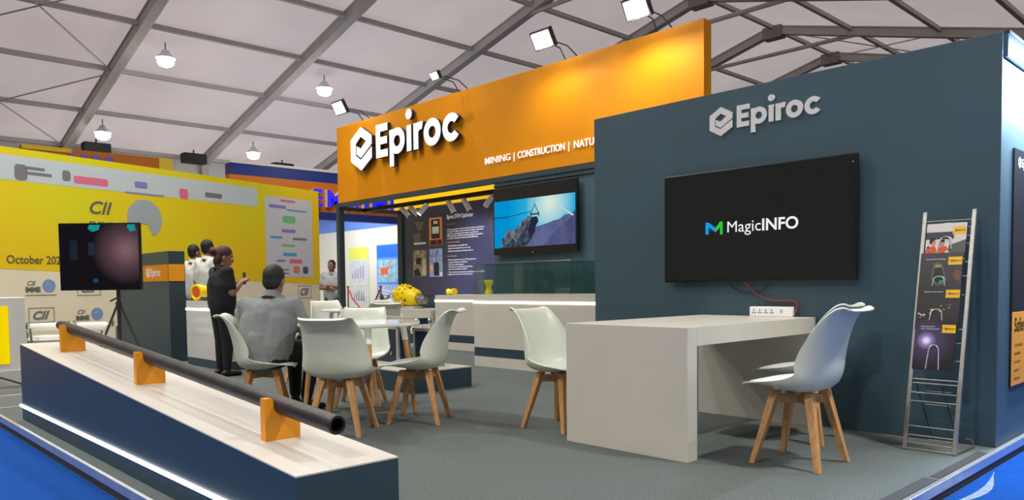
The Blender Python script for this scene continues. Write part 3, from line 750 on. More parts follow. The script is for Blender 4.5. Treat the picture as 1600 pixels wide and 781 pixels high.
pp_ = thing('drill_pipe', 'long dark steel drill pipe resting on three orange blocks', 'pipe', (-4.6, pipe_y, pz(-4.6)))
A = Vector((-6.50, pipe_y, pz(-6.50))); B = Vector((-2.585, pipe_y, pz(-2.585))); dd = (B - A).normalized()
R_ = .0385
m_ = MB(); m_.tube([A, B], R_, 28, cap=False); m_.tube([B, B - dd * .3], R_ * .70, 28, cap=False)
Tn = Matrix.Translation(B) @ Vector((0, 0, 1)).rotation_difference(dd).to_matrix().to_4x4()
m_.lathe([(R_, 0), (R_ * .96, .004), (R_ * .72, .004), (R_ * .70, -.004)], 28, Tn)
m_.build('tube_wall', PIPE, pp_, smooth=True)
MB().lathe([(0, -.29), (R_ * .69, -.29), (R_ * .69, -.004)], 28, Tn).build('bore', PIPEIN, pp_)
Tf = Matrix.Translation(A) @ Vector((0, 0, 1)).rotation_difference(-dd).to_matrix().to_4x4()
MB().lathe([(R_, 0), (R_ * 1.04, .005), (R_ * 1.04, .03), (R_ * .8, .035), (R_ * .8, .05), (R_ * .86, .055), (R_ * .86, .13), (R_ * .7, .14), (0, .14)], 26, Tf).build('end_coupling', PIPE, pp_, smooth=True)
for x, l in ((-6.31, 'orange notched block under the far end of the drill pipe'), (-4.67, 'orange notched block under the middle of the drill pipe'), (-3.05, 'orange notched block under the near end of the drill pipe')):
    t = thing('pipe_block', l, 'block', (x, 1.52, ztop(x)), 0, 'orange blocks under the drill pipe')
    ya, yb = 1.44, 1.60; zc = pz(x); z0 = ztop(x) - .004
    Pn = facing_right(x - .022, 0, 0)
    prof = [(ya, z0), (yb, z0), (yb, zc - .012), (pipe_y + R_ + .004, zc - .012)]
    prof += [(pipe_y + (R_ + .001) * math.cos(a), zc + (R_ + .001) * math.sin(a)) for a in [-.25 - k * (PI - .45) / 9 for k in range(10)]]
    prof += [(ya + .038, zc + .028), (ya + .03, zc + .034), (ya, zc + .034)]
    m_ = MB(); m_.prism(prof, Pn, 0, .044); m_.build('notched_plate', ORB, t)
# ================================================================== CHAIRS
def interp(tab, u):
    n = len(tab) - 1; x = u * n; i = min(int(x), n - 1); f = x - i
    P = [tab[max(i - 1, 0)], tab[i], tab[i + 1], tab[min(i + 2, n)]]
    out = []
    for k in range(len(tab[0])):
        a, b, c, d = (p[k] for p in P)
        out.append(.5 * ((2 * b) + (-a + c) * f + (2 * a - 5 * b + 4 * c - d) * f * f + (-a + 3 * b - 3 * c + d) * f ** 3))
    return out
# columns: centre x, centre z, half width, rim rise dx, rim rise dz  (chair faces +X)
SH = [(0.2466, 0.428, 0.18, -0.0055, 0), (0.23, 0.44, 0.203, 0, 0.002), (0.1564, 0.436, 0.226, 0, 0.02), (0.0736, 0.418, 0.24, 0.0046, 0.05), (-0.0092, 0.404, 0.246, 0.0092, 0.078), (-0.092, 0.405, 0.248, 0.0368, 0.095), (-0.1656, 0.436, 0.247, 0.0828, 0.085), (-0.2006, 0.51, 0.242, 0.1242, 0.05), (-0.2134, 0.605, 0.232, 0.1196, 0.02), (-0.2318, 0.7, 0.218, 0.0966, 0.005), (-0.2558, 0.785, 0.203, 0.0598, 0.004), (-0.2852, 0.838, 0.19, 0.0276, 0.01), (-0.311, 0.85, 0.176, 0.0055, 0.014), (-0.3312, 0.84, 0.158, 0, 0.01)]
def shell_pt(u, v, lift=0.0, wscale=1.0):
    x, z, w, dx, dz = interp(SH, u)
    a = abs(v) ** 2.3
    return Vector((x + dx * a, w * math.sin(v * PI / 2 * .92) / math.sin(PI / 2 * .92) * wscale, z + dz * a + lift))
def shell_mesh(nu=34, nv=18, th=.009):
    g = [[shell_pt(i / nu, -1 + 2 * j / nv) for j in range(nv + 1)] for i in range(nu + 1)]
    def nrm(i, j):
        a = g[min(i + 1, nu)][j] - g[max(i - 1, 0)][j]; b = g[i][min(j + 1, nv)] - g[i][max(j - 1, 0)]
        return b.cross(a).normalized()
    lo = [[g[i][j] + nrm(i, j) * th for j in range(nv + 1)] for i in range(nu + 1)]
    W = nv + 1; n = (nu + 1) * W
    vs = [p for r in g for p in r] + [p for r in lo for p in r]; fs = []
    for i in range(nu):
        for j in range(nv):
            a = i * W + j; fs.append((a, a + 1, a + W + 1, a + W)); fs.append((n + a, n + a + W, n + a + W + 1, n + a + 1))
    for i in range(nu):
        for j in (0, nv):
            a = i * W + j; q = (a, a + W, n + a + W, n + a); fs.append(q if j == 0 else q[::-1])
    for j in range(nv):
        for i in (0, nu):
            a = i * W + j; q = (a + 1, a, n + a, n + a + 1); fs.append(q if i == 0 else q[::-1])
    return MB().add(vs, fs)
def cushion_mesh(nu=16, nv=14):
    top = []; bot = []
    for i in range(nu + 1):
        u = .07 + .40 * i / nu
        for j in range(nv + 1):
            v = (-1 + 2 * j / nv)
            k = (1 - (2 * i / nu - 1) ** 4) * (1 - v ** 4)
            ww = .80 * (1 - .35 * abs(2 * i / nu - 1) ** 6)
            top.append(shell_pt(u, v * ww, .004 + .018 * max(k, 0) ** .5)); bot.append(shell_pt(u, v * ww, .001))
    W = nv + 1; n = len(top); fs = []
    for i in range(nu):
        for j in range(nv):
            a = i * W + j; fs.append((a, a + 1, a + W + 1, a + W))
    for i in range(nu):
        fs.append((i * W, (i + 1) * W, n + (i + 1) * W, n + i * W)); a = i * W + nv; fs.append((a + W, a, n + a, n + a + W))
    for j in range(nv):
        fs.append((j + 1, j, n + j, n + j + 1)); a = nu * W + j; fs.append((a, a + 1, n + a + 1, n + a))
    return MB().add(top + bot, fs)
def wood_leg(sx, sy, s1=.185, s0=.095, top=.405):
    b = Vector((sx * s1, sy * s1, 0)); t = Vector((sx * s0, sy * s0, top))
    rb, rt = .015, .024
    vs = []
    for p, r in ((b, rb), (t, rt)):
        for ax, ay in ((-1, -1), (1, -1), (1, 1), (-1, 1)): vs.append(p + Vector((ax * r, ay * r, 0)))
    return MB().add(vs, [(3, 2, 1, 0), (4, 5, 6, 7), (0, 1, 5, 4), (1, 2, 6, 5), (2, 3, 7, 6), (3, 0, 4, 7)])
def make_chair():
    t = thing('shell_chair', 'white shell chair', 'chair', (0, 0, 0))
    s = shell_mesh().build('shell', SHELL, t, smooth=True)
    cushion_mesh().build('seat_cushion', CUSH, t, smooth=True)
    for sx, sy in ((1, 1), (1, -1), (-1, 1), (-1, -1)):
        wood_leg(sx, sy).build('leg', WOOD, t, bevel=.004)
    for a in (PI / 4, -PI / 4):
        T = Matrix.Rotation(a, 4, 'Z')
        MB().box(-.150, .150, -.012, .012, .335, .385, T).build('crossbar', WOOD, t, bevel=.003)
    MB().lathe([(0, .384), (.06, .384), (.075, .41), (0, .412)], 16).build('seat_mount', STEEL, t)
    return t
ch0 = make_chair(); first = [True]
def chair(x, y, facing, label, group, sz=1.0):
    c = ch0 if first[0] else copy_tree(ch0); first[0] = False
    place(c, (x, y, 0), math.radians(facing), label, group); c.scale = (1, 1, sz); return c
GD = 'white shell chairs at the desk'; GT = 'white shell chairs around the near round table'; GR = 'white shell chairs around the rear table'
chair(-1.95, 4.05, 181, 'white shell chair right of the desk, nearer to the viewer', GD, 1.0)
chair(-2.25, 4.70, 186, 'white shell chair right of the desk, nearer the wall and mostly behind another chair', GD, 1.0)
chair(-3.64, 3.92, 3, 'white shell chair alone on the left side of the desk, facing it', GD, .97)
chair(-4.59, 3.40, 218, 'white shell chair in profile facing left, right of the near round table', GT, .96)
chair(-4.62, 2.76, 128, 'white shell chair with its back to the viewer, in front of the near round table', GT, .93)
chair(-5.62, 2.67, 58, 'white shell chair under the seated man in the grey shirt', GT, .93)
chair(-5.60, 3.53, -42, 'white shell chair behind the near round table, facing the viewer', GT, .95)
chair(-7.40, 4.02, 40, 'white shell chair just right of the seated man, its back turned to the viewer', GR, .96)
chair(-8.81, 5.12, -15, 'white shell chair behind the left end of the rear table, facing the viewer', GR, .96)
chair(-7.53, 5.01, 165, 'white shell chair right of the rear table, its shaded back turned to the viewer', GR, .95)
chair(-8.50, 5.90, 5, 'white shell chair behind the rear table, beside the yellow drill head', GR, .96)

# round tables
def round_table(x, y, r, h, rot, label, grp):
    t = thing('round_table', label, 'table', (x, y, 0), 0, grp)
    T0 = Matrix.Translation((x, y, 0))
    MB().lathe([(0, h - .028), (r - .02, h - .028), (r - .003, h - .02), (r, h - .010), (r - .004, h), (0, h)], 48, T0).build('tabletop', WHITEG, t, smooth=True)
    for k in range(4):
        a = rot + k * PI / 2; ca, sa = math.cos(a), math.sin(a)
        tp = Vector((x + ca * r * .74, y + sa * r * .74, h - .03)); bt = Vector((x + ca * r * .93, y + sa * r * .93, .012))
        mid = tp.lerp(bt, .17)
        leg = MB().tube([mid, bt], [.022, .015], 14).build('leg', WOOD, t, smooth=True)
        m_ = MB().tube([tp, mid], [.027, .024], 14); m_.build('leg_socket', WHITEP, leg, smooth=True)
        MB().tube([bt, bt - Vector((0, 0, .012))], .014, 10).build('foot', STEEL, leg)
    for k in range(2):
        a = rot + k * PI / 2
        T = T0 @ Matrix.Rotation(a, 4, 'Z'); MB().box(-r * .6, r * .6, -.015, .015, h - .045, h - .028, T).build('under_rail', WHITEP, t)
    return t
GTB = 'white round tables'
round_table(-5.03, 3.17, .46, .735, math.radians(-22), 'near white round table with wooden legs, between the seated man and chairs', GTB)
round_table(-8.07, 4.98, .37, .735, .5, 'rear white round table behind the near one, in front of the posters', GTB)

# ================================================================== PODIUM AND FLIGHT CASES
pd = thing('case_podium', 'low navy podium with white top under the flight cases', 'podium', (-6.9, 4.55, 0))
# right edge runs square; front edge at y=4.18
MB().box(-7.15, -5.78, 4.19, 4.93, 0, .192).build('body', NAVYD, pd)
MB().box(-7.15, -5.78, 4.19, 4.93, .192, .203).build('top_panel', WHITEL, pd)
def flight_case(x0, x1, y0, y1, z0, z1, label, lid=False):
    t = thing('flight_case', label, 'case', ((x0 + x1) / 2, (y0 + y1) / 2, z0), 0, 'flight cases on the podium')
    e = .028
    MB().box(x0 + .006, x1 - .006, y0 + .006, y1 - .006, z0 + .006, z1 - .006).build('panel', CASE, t)
    for x in (x0, x1 - e):
        for y in (y0, y1 - e): MB().box(x, x + e, y, y + e, z0, z1).build('edge_profile', ALU, t)
    for z in (z0, z1 - e):
        for y in (y0, y1 - e): MB().box(x0 + e, x1 - e, y, y + e, z, z + e).build('edge_profile', ALU, t)
        for x in (x0, x1 - e): MB().box(x, x + e, y0 + e, y1 - e, z, z + e).build('edge_profile', ALU, t)
    for x in (x0 + .01, x1 - .01):
        for y in (y0 + .01, y1 - .01):
            for z in (z0 + .012, z1 - .012): MB().sphere((x, y, z), .026, 10, 6).build('corner_ball', STEEL, t, smooth=True)
    MB().lathe([(0, 0), (.02, 0), (.02, .006), (.008, .008), (0, .008)], 12, Matrix.Translation((x1 - .12, y0 + .004, z0 + .12)) @ Matrix.Rotation(PI / 2, 4, 'X')).build('latch', STEEL, t)
    return t
flight_case(-7.08, -6.37, 4.46, 4.62, .203, .60, 'large dark flight case with silver edges on the left of the podium')
flight_case(-6.37, -6.01, 4.65, 4.76, .203, .575, 'small dark flight case with silver edges on the right of the podium')
t = thing('flight_case_lid', 'flat silver-edged lid lying across the large flight case', 'lid', (-6.8, 4.68, .601))  # lid of the large flight case, drawn as a flat slab
MB().box(-7.05, -6.06, 4.48, 4.64, .630, .688).build('lid_panel', CASE, t)
for z in (.630, .672): MB().box(-7.06, -6.05, 4.465, 4.483, z, z + .024).build('edge_profile', ALU, t)
MB().box(-7.05, -6.06, 4.48, 4.64, .688, .692).build('top_sheet', ALU, t)
for y in (4.475, 4.63): MB().sphere((-6.06, y, .66), .03, 10, 6).build('corner_ball', STEEL, t, smooth=True)
for x in (-6.95, -6.42): MB().box(x - .03, x + .03, 4.49, 4.60, .600, .631).build('hinge_batten', STEEL, t)

# ================================================================== LADDER RACK WITH BROCHURES
rk = thing('brochure_rack', 'narrow silver ladder rack leaning by the navy wall holding four brochures', 'rack', (-1.52, 4.95, 0))
RO = Vector((-1.657, 4.79, 0)); RU = Vector((1, 0, 0)); RV = Vector((0, .31, 1.42)).normalized(); RN = RU.cross(RV) * 1.0
if RN.y > 0: RN = -RN
PR = (RO, RU, RV, RN)
for a in (-.014, .254): 
    m_ = MB(); m_.prism(rect(a, 0.002, a + .024, 1.453), PR, -.012, .008); m_.build('side_rail', STEEL, rk, bevel=.003)
for s in (.012, .046, .092, .145, .294, .345, .402, .426, .543, .648, .731, .936, 1.05, 1.135, 1.246, 1.293, 1.347, 1.392):
    a = RO + RU * .005 + RV * s; b = RO + RU * .262 + RV * s
    MB().tube([a, b], .0042, 8).build('rung', STEEL, rk, smooth=True)
for xx in (.02, .16):
    p0 = RO + RU * xx + RV * .42 - RN * .01
    MB().tube([p0, Vector((p0.x + .03, 5.12, .012))], .004, 6).build('rear_strut', DARKTRIM, rk)
MB().tube([(-1.63, 5.12, .012), (-1.46, 5.12, .012)], .004, 6).build('rear_foot_bar', STEEL, rk)
MB().tube([(-1.385, 4.80, .01), (-1.375, 5.10, .01), (-1.39, 5.10, .05), (-1.42, 5.10, .05)], .004, 6).build('rear_foot_bar', STEEL, rk)
for s in (.25, .33): 
    MB().tube([(-1.62, 4.98 + .1 * s, s), (-1.475, 4.98 + .1 * s, s)], .0035, 6).build('rear_rung', STEEL, rk)
BRK = mat('brochure_black', rgb(26, 25, 27), .3, coat=.3)
SP = {}
def brochure(i, u0, u1, v0, v1, label, d, title, paint):
    base = RO + RU * (u0 + u1) / 2 + RV * v0
    t = thing('brochure', label, 'brochure', tuple(base), 0, 'brochures on the ladder rack')
    m_ = MB(); m_.prism(rect(u0, v0, u1, v1), PR, d, d + .004); m_.build('cover', BRK, t)
    def b(pts, m, name='cover_picture', e=.0002):
        mm = MB(); mm.prism([(u0 + (u1 - u0) * x, v0 + (v1 - v0) * y) for x, y in pts], PR, d + .004 + e, d + .004 + e); return mm.build(name, m, t)
    paint(b)
    W_, H_ = u1 - u0, v1 - v0
    bd = b([(.66, 1 - .10 / 1), (.98, .90), (.98, .90 - .048 / H_), (.66, .90 - .048 / H_), (.66, .87 - .012 / H_), (.69, .885 - .024 / H_ + .003), (.66, .885 - .01 / H_)], mat('badge_yellow', rgb(240, 185, 12), .4), 'badge', .0004)
    ep_small(PR, u0 + W_ * .72, v0 + H_ * .90 - .028, .0105, d + .0048, BLACK, bd)
    for k, tx in enumerate(q for q in title if q): text_mb(tx, PR, u0 + W_ * .14, v0 + H_ * .90 - .016 - k * .014, .009, d + .0046, d + .0046, width=W_ * min(.46, .03 * len(tx))).build('title', WLETP, t)
    return t
OR2 = mat('brochure_orange', rgb(214, 78, 36), .4); SK = mat('brochure_skin', rgb(196, 140, 108), .5); HR = mat('brochure_hair', rgb(28, 22, 20), .5); PG = mat('brochure_grey', rgb(88, 92, 88), .5); WH = mat('brochure_white', rgb(210, 206, 200), .4)
def ell(cx, cy, rx, ry, n=16): return [(cx + rx * math.cos(2 * PI * k / n), cy + ry * math.sin(2 * PI * k / n)) for k in range(n)]
def p1(b):
    b([(0, .10), (1, .10), (1, .99), (0, .99)], WH, e=.00005)
    b([(0, .60), (0, .78), (.70, .78), (.70, .60)], mat('brochure_slate', rgb(48, 52, 60), .4), e=.0001)
    b([(.52, .15), (1, .15), (1, .58), (.60, .45)], PG, e=.0001); b([(.55, .12), (1, .12), (1, .26), (.7, .28)], mat('pgd', rgb(60, 62, 60), .5), e=.00015)
    b([(.02, .12), (.0, .34), (.10, .42), (.24, .44), (.30, .30), (.28, .12)], OR2, e=.00015); b(ell(.19, .52, .07, .08), SK, e=.0002); b([(.09, .50), (.10, .60), (.18, .66), (.26, .60), (.20, .57), (.14, .5)], HR, e=.00025)
    b([(.02, .40), (.10, .46), (.08, .36)], BLACK, e=.00025)
    b([(.30, .20), (.34, .38), (.42, .44), (.54, .42), (.60, .28), (.56, .18)], OR2, e=.00015); b(ell(.43, .50, .055, .075), SK, e=.0002); b([(.37, .53), (.39, .59), (.47, .59), (.49, .53)], HR, e=.00025)
    b(ell(.55, .27, .05, .05), WH, e=.0003); b(ell(.30, .26, .06, .04), SK, e=.0003); b([(.25, .10), (.3, .2), (.52, .2), (.6, .10)], mat('brochure_red', rgb(150, 70, 76), .5), e=.00028)
def p2(b):
    b([(.0, .0), (1, 0), (1, .16), (0, .2)], mat('bslate', rgb(44, 46, 50), .4), e=.00005)
    b([(.28, .44), (.32, .74), (.38, .78), (.52, .76), (.66, .38), (.62, .28), (.44, .22), (.30, .36)], PG, e=.0001); b([(.32, .44), (.36, .72), (.50, .72), (.61, .38), (.45, .28)], BLACK, e=.0002); b([(.355, .66), (.365, .72), (.50, .72), (.52, .67)], mat('bamber', rgb(180, 140, 40), .4), e=.0003)
    b([(.46, .29), (.5, .36), (.62, .39), (.60, .31)], mat('bg_green', rgb(40, 150, 80), .4), e=.0003)
    b([(.78, .50), (.86, .62), (.97, .56), (.97, .34), (.88, .36)], mat('bhand', rgb(110, 74, 52), .5), e=.0001)
def p3(b):
    for k in range(26):
        x = .06 + .8 * rnd.random(); y = .24 + (x * .28) + rnd.random() * .14
        b(ell(x, y, .012 + rnd.random() * .016, .01 + rnd.random() * .014, 6), (mat('spark_gold', rgb(216, 158, 60), .4), WH, mat('spark_dim', rgb(120, 90, 46), .4))[k % 3], e=.0001 + k * .00001)
    for x, y in ((.07, .36), (.12, .2), (.2, .34), (.16, .14)): b(ell(x, y, .022, .02, 8), WH, e=.0004)
def p4(b):
    m = mat('glow_print', (0, 0, 0, 1), .3); nt = m.node_tree; bs = nt.nodes['Principled BSDF']
    tc = nt.nodes.new('ShaderNodeTexCoord'); dn = nt.nodes.new('ShaderNodeVectorMath'); dn.operation = 'DISTANCE'
    cc = RO + RU * .075 + RV * .655 + RN * .031; bb = RO + RU * .12 + RV * .480; dn.inputs[1].default_value = cc - bb
    r = nt.nodes.new('ShaderNodeValToRGB'); el = r.color_ramp.elements; el[0].position = .012; el[0].color = rgb(240, 230, 255); el[1].position = .16; el[1].color = rgb(20, 15, 22)
    q = el.new(.028); q.color = rgb(150, 130, 190); q = el.new(.055); q.color = rgb(70, 54, 88)
    nt.links.new(tc.outputs['Object'], dn.inputs[0]); nt.links.new(dn.outputs['Value'], r.inputs[0]); nt.links.new(r.outputs[0], bs.inputs['Base Color'])
    b([(0, 0), (1, 0), (1, 1), (0, 1)], m, e=.0001)
brochure(0, .018, .236, 1.125, 1.375, 'topmost brochure on the rack, showing two people in orange overalls', .009, ['Parts'], p1)
brochure(1, .000, .232, .925, 1.190, 'second brochure from the top, showing a handheld control device', .015, ['Rocktools Grindings', ''], p2)
brochure(2, .002, .236, .72, .990, 'third brochure from the top, dark with scattered gold lights', .021, ['Tophammer tools and more', ''], p3)
brochure(3, .008, .232, .480, .782, 'lowest brochure on the rack, dark purple with a white glow', .027, ['Underground', 'rock reinforcement'], p4)
for i, (u, v, h, d) in enumerate(((.128, 1.215, .075, .016), (.112, .985, .06, .022), (.115, .775, .07, .028), (.12, .485, .145, .034))):
    pts = [RO + RU * (u - .036) + RV * v + RN * d, RO + RU * (u - .028) + RV * (v + h * .7) + RN * d]
    for k in range(7):
        a = PI - k * PI / 6; pts.append(RO + RU * (u + .028 * math.cos(a)) + RV * (v + h * .7 + h * .3 * math.sin(a)) + RN * d)
    pts.append(RO + RU * (u + .034) + RV * v + RN * d)
    MB().tube(pts, .0036, 6).build('wire_clip', ALU, rk, smooth=True)
# ================================================================== KIOSK, LEFT COUNTER
kk = thing('navy_kiosk', 'tall dark navy kiosk with an orange label band behind the left screen', 'kiosk', (-11.9, 4.1, 0))
MB().box(-13.0, -10.79, 3.80, 4.02, 0, 1.525).build('body', NAVYD, kk)
PK = facing_front(0, 3.80, 0)
m_ = MB(); m_.prism(rect(-11.80, 1.115, -10.80, 1.345), PK, .001, .006); kl = m_.build('label_band', ORANGE, kk)
m_ = MB(); m_.prism(rect(3.80, 1.115, 4.01, 1.345), facing_right(-10.79, 0, 0), .001, .006); m_.build('label_band', mat('label_orange_lit', rgb(245, 165, 8), .45), kk)  # same orange label; brighter light on this side put into its colour
ep_small(PK, -11.66, 1.19, .11, .007, WLETP, kl)
counter('reception_counter', 'white reception counter with light strip behind the woman in black', -10.33, -9.12, 3.85, 4.35, .85, 0, .738, (.0, .105), mat('gloss_counter', rgb(208, 208, 205), .15, coat=.3))
t = thing('drill_bit', 'orange and yellow round drill bit lying on the reception counter', 'drill bit', (-10.2, 3.98, .96))
Tb = Matrix.Translation((-10.2, 3.98, .965)) @ Matrix.Rotation(math.radians(68), 4, 'Z') @ Matrix.Rotation(-PI / 2, 4, 'Y')
Tb = Matrix.Translation((-10.22, 3.98, .958)) @ Matrix.Rotation(math.radians(20), 4, 'Z') @ Matrix.Rotation(PI / 2, 4, 'X')
MB().lathe([(0, -.12), (.085, -.11), (.105, -.02), (.105, .05), (.085, .055), (.08, .04), (0, .04)], 26, Tb).build('body', YPAINT, t, smooth=True)
MB().lathe([(0, .045), (.055, .048), (.07, .042), (.07, .03)], 20, Tb).build('face', mat('bit_orange', rgb(225, 90, 20), .45), t, smooth=True)
MB().box(-10.04, -9.85, 3.93, 4.03, .851, .895).build('display_stand', DARKTRIM).name = 'display_stand'
tag(bpy.data.objects['display_stand'], 'small dark stand right of the orange drill bit on the reception counter', 'stand')

# screen on tripod
tv = thing('tripod_screen', 'wide black screen on a tripod, left of the navy kiosk', 'screen', (-9.67, 2.65, -.09))
cA = Vector((-9.99, 2.303, 0)); cB = Vector((-9.345, 2.98, 0)); U_ = (cB - cA).normalized(); N_ = Vector((U_.y, -U_.x, 0))
PTV = (cA, U_, Vector((0, 0, 1)), N_); Wt = (cB - cA).length
m_ = MB(); m_.prism(rect(0, 1.00, Wt, 1.775), PTV, -.05, 0); m_.build('housing', BLACK, tv, bevel=.006)
m_ = MB(); m_.prism(rect(.015, 1.015, Wt - .015, 1.76), PTV, .001, .002); m_.build('screen_panel', emis('tripod_screen_dark', rgb(26, 26, 28), 1), tv)
def tvb(pts, m, e):
    mm = MB(); mm.prism([(.015 + (Wt - .03) * x, 1.015 + .745 * y) for x, y in pts], PTV, e, e); mm.build('screen_image', m, tv)
m_em = emis('tv_blush', (0, 0, 0, 1), 1); nt = m_em.node_tree; e_ = nt.nodes['Emission']
tc = nt.nodes.new('ShaderNodeTexCoord'); n_ = nt.nodes.new('ShaderNodeTexNoise'); n_.inputs['Scale'].default_value = 3.2; n_.inputs['Detail'].default_value = 2
r_ = nt.nodes.new('ShaderNodeValToRGB'); n_ = nt.nodes.new('ShaderNodeVectorMath'); n_.operation = 'DISTANCE'; n_.inputs[1].default_value = (cA + U_ * (Wt * .83) + N_ * .002 + Vector((0, 0, 1.46))) - Vector((-9.67, 2.65, -.09))
r_.color_ramp.elements[0].position = .02; r_.color_ramp.elements[0].color = rgb(128, 98, 100); r_.color_ramp.elements[1].position = .40; r_.color_ramp.elements[1].color = rgb(22, 20, 24)
q_ = r_.color_ramp.elements.new(.2); q_.color = rgb(84, 62, 72)
nt.links.new(tc.outputs['Object'], n_.inputs[0]); nt.links.new(n_.outputs['Value'], r_.inputs[0]); nt.links.new(r_.outputs[0], e_.inputs[0])
tvb([(0, 0), (1, 0), (1, 1), (0, 1)], m_em, .0025)
TL = emis('tv_teal', rgb(20, 150, 150), 1)
tvb([(.36, .93), (.38, .99), (.52, .99), (.5, .91), (.42, .88)], TL, .003); tvb([(.86, .95), (.87, .99), (.96, .99), (.97, .90), (.90, .88)], TL, .003)
tvb(ell(.44, .13, .035, .035), emis('tv_blue', rgb(25, 70, 110), 1), .003)
tvb(rect(.36, .52, .44, .72), emis('tv_dimblue', rgb(36, 44, 64), 1), .003); tvb(rect(.12, .45, .22, .75), emis('tv_dim2', rgb(30, 36, 50), 1), .003)
pc = cA + U_ * (Wt * .66) - N_ * .1
MB().tube([(pc.x, pc.y, .0 + .12), (pc.x, pc.y, 1.3)], .022, 10).build('pole', DARKTRIM, tv)
m_ = MB(); m_.prism(rect(Wt * .66 - .12, 1.1, Wt * .66 + .12, 1.5), PTV, -.10, -.05); m_.build('mount_plate', DARKTRIM, tv)
MB().tube([(pc.x, pc.y, .78), (pc.x, pc.y, .86)], .035, 10).build('collar', DARKTRIM, tv)
for k in range(3):
    a = k * 2 * PI / 3 + .75; f = Vector((pc.x + .42 * math.cos(a), pc.y + .42 * math.sin(a), -.076))
    MB().tube([(pc.x + .03 * math.cos(a), pc.y + .03 * math.sin(a), .80), f], .014, 8).build('leg', DARKTRIM, tv)
    MB().tube([(pc.x, pc.y, .35), tuple(Vector((pc.x, pc.y, .82)).lerp(f, .55))], .008, 6).build('brace', DARKTRIM, tv)
MB().tube([(pc.x, pc.y, .92), (pc.x - .10, pc.y - .06, .87)], .01, 6).build('crank_handle', DARKTRIM, tv)

# light box at far left
lb = thing('light_box', 'white light box with a glowing amber panel at the left edge', 'light box', (-10.35, 1.5, -.09))
MB().box(-10.6, -10.28, -.4, 2.0, -.086, .93).build('cabinet', TWHITE, lb, bevel=.01)
MB().box(-10.62, -10.26, -.42, 2.02, -.087, .09).build('skirt', mat('skirt_white', rgb(200, 200, 195), .5), lb)
PL = facing_right(-10.28, 0, 0)
m_em2 = emis('amber_panel', (0, 0, 0, 1), 1.0); nt = m_em2.node_tree; e_ = nt.nodes['Emission']
tc = nt.nodes.new('ShaderNodeTexCoord'); sx_ = nt.nodes.new('ShaderNodeSeparateXYZ'); r_ = nt.nodes.new('ShaderNodeValToRGB')
nt.links.new(tc.outputs['Generated'], sx_.inputs[0]); nt.links.new(sx_.outputs['Y'], r_.inputs[0]); nt.links.new(r_.outputs[0], e_.inputs[0])
r_.color_ramp.elements[0].position = .7; r_.color_ramp.elements[0].color = rgb(232, 150, 0); r_.color_ramp.elements[1].position = 1.0; r_.color_ramp.elements[1].color = rgb(255, 225, 0)
m_ = MB(); m_.prism(rect(-.3, .17, 1.83, .83), PL, .0005, .012); m_.build('amber_panel', m_em2, lb)
tag(MB().tube([(-10.2, 1.55, .10), (-10.05, 1.95, -.07), (-9.95, 2.25, -.075)], .012, 6).build('floor_cable', DARKTRIM), 'thin cable on the floor in front of the amber light box', 'cable')

# round barrel seats behind the plinth
for k, (u, lab) in enumerate(((0, 'pale round-backed seat with curved metal arms, left one behind the plinth'), (1, 'pale round-backed seat with curved metal arms, right one behind the plinth'))):
    cx, cy = -12.05 + .30 * k, 2.62 + .42 * k
    t = thing('lounge_seat', lab, 'chair', (cx, cy, -.09), 0, 'pale lounge seats by the printed wall')
    T0 = Matrix.Translation((cx, cy, 0))
    vs = []; fs = []
    MB().lathe([(0, .28), (.24, .28), (.26, .33), (.24, .38), (0, .39)], 24, T0).build('seat', TWHITE, t, smooth=True)
    m_ = MB(); m_.tube([T0 @ Vector((.26 * math.cos(math.radians(100 + a * 16)), .27 * math.sin(math.radians(100 + a * 16)), .49)) for a in range(11)], [.03] + [.062] * 9 + [.03], 14)
    m_.build('backrest', TWHITE, t, smooth=True)
    for s in (-1, 1):
        pts = [T0 @ Vector((.26, s * .26, -.085)), T0 @ Vector((.28, s * .27, .3))] + [T0 @ Vector((.28 - .2 * math.sin(b * PI / 8), s * .28, .46 + .08 * math.sin(b * PI / 4) + .04)) for b in range(5)] + [T0 @ Vector((-.2, s * .22, .5)), T0 @ Vector((-.22, s * .2, -.085))]
        MB().tube(pts, .014, 8).build('arm_frame', STEEL, t, smooth=True)

# ================================================================== PRINTED YELLOW WALL
WA = Vector((-13.73, .40, 0)); WB = Vector((-16.5, 9.33, 0)); WU = (WB - WA).normalized(); WN = Vector((WU.y, -WU.x, 0)); WL = (WB - WA).length
PY = (WA, WU, Vector((0, 0, 1)), WN)
yw = thing('printed_wall', 'long yellow and cream printed exhibition wall with sponsor logos on the left', 'wall', tuple((WA + WB) / 2 + Vector((0, 0, -.09))))
m_ = MB(); m_.prism(rect(0, -.088, WL, 3.30), PY, -.12, 0); m_.build('panel', CREAM, yw)
def zb(s): return 1.36 + (1.08 - 1.36) * (s - 2.2) / (WL - 2.2)
m_ = MB(); m_.prism([(0, zb(0)), (WL, zb(WL)), (WL, 3.30), (0, 3.30)], PY, .001, .003); m_.build('yellow_print', YPRINT, yw)
def yp(s0, z0, s1, z1, m, name, d=.006, r=0):
    mm = MB()
    if r:
        pts = []
        for cx, cy, a0 in ((s1 - r, z0 + r, -90), (s1 - r, z1 - r, 0), (s0 + r, z1 - r, 90), (s0 + r, z0 + r, 180)):
            for k in range(5): a = math.radians(a0 + k * 22.5); pts.append((cx + r * math.cos(a), cy + r * math.sin(a)))
    else: pts = rect(s0, z0, s1, z1)
    mm.prism(pts, PY, d - .002, d); return mm.build(name, m, yw)
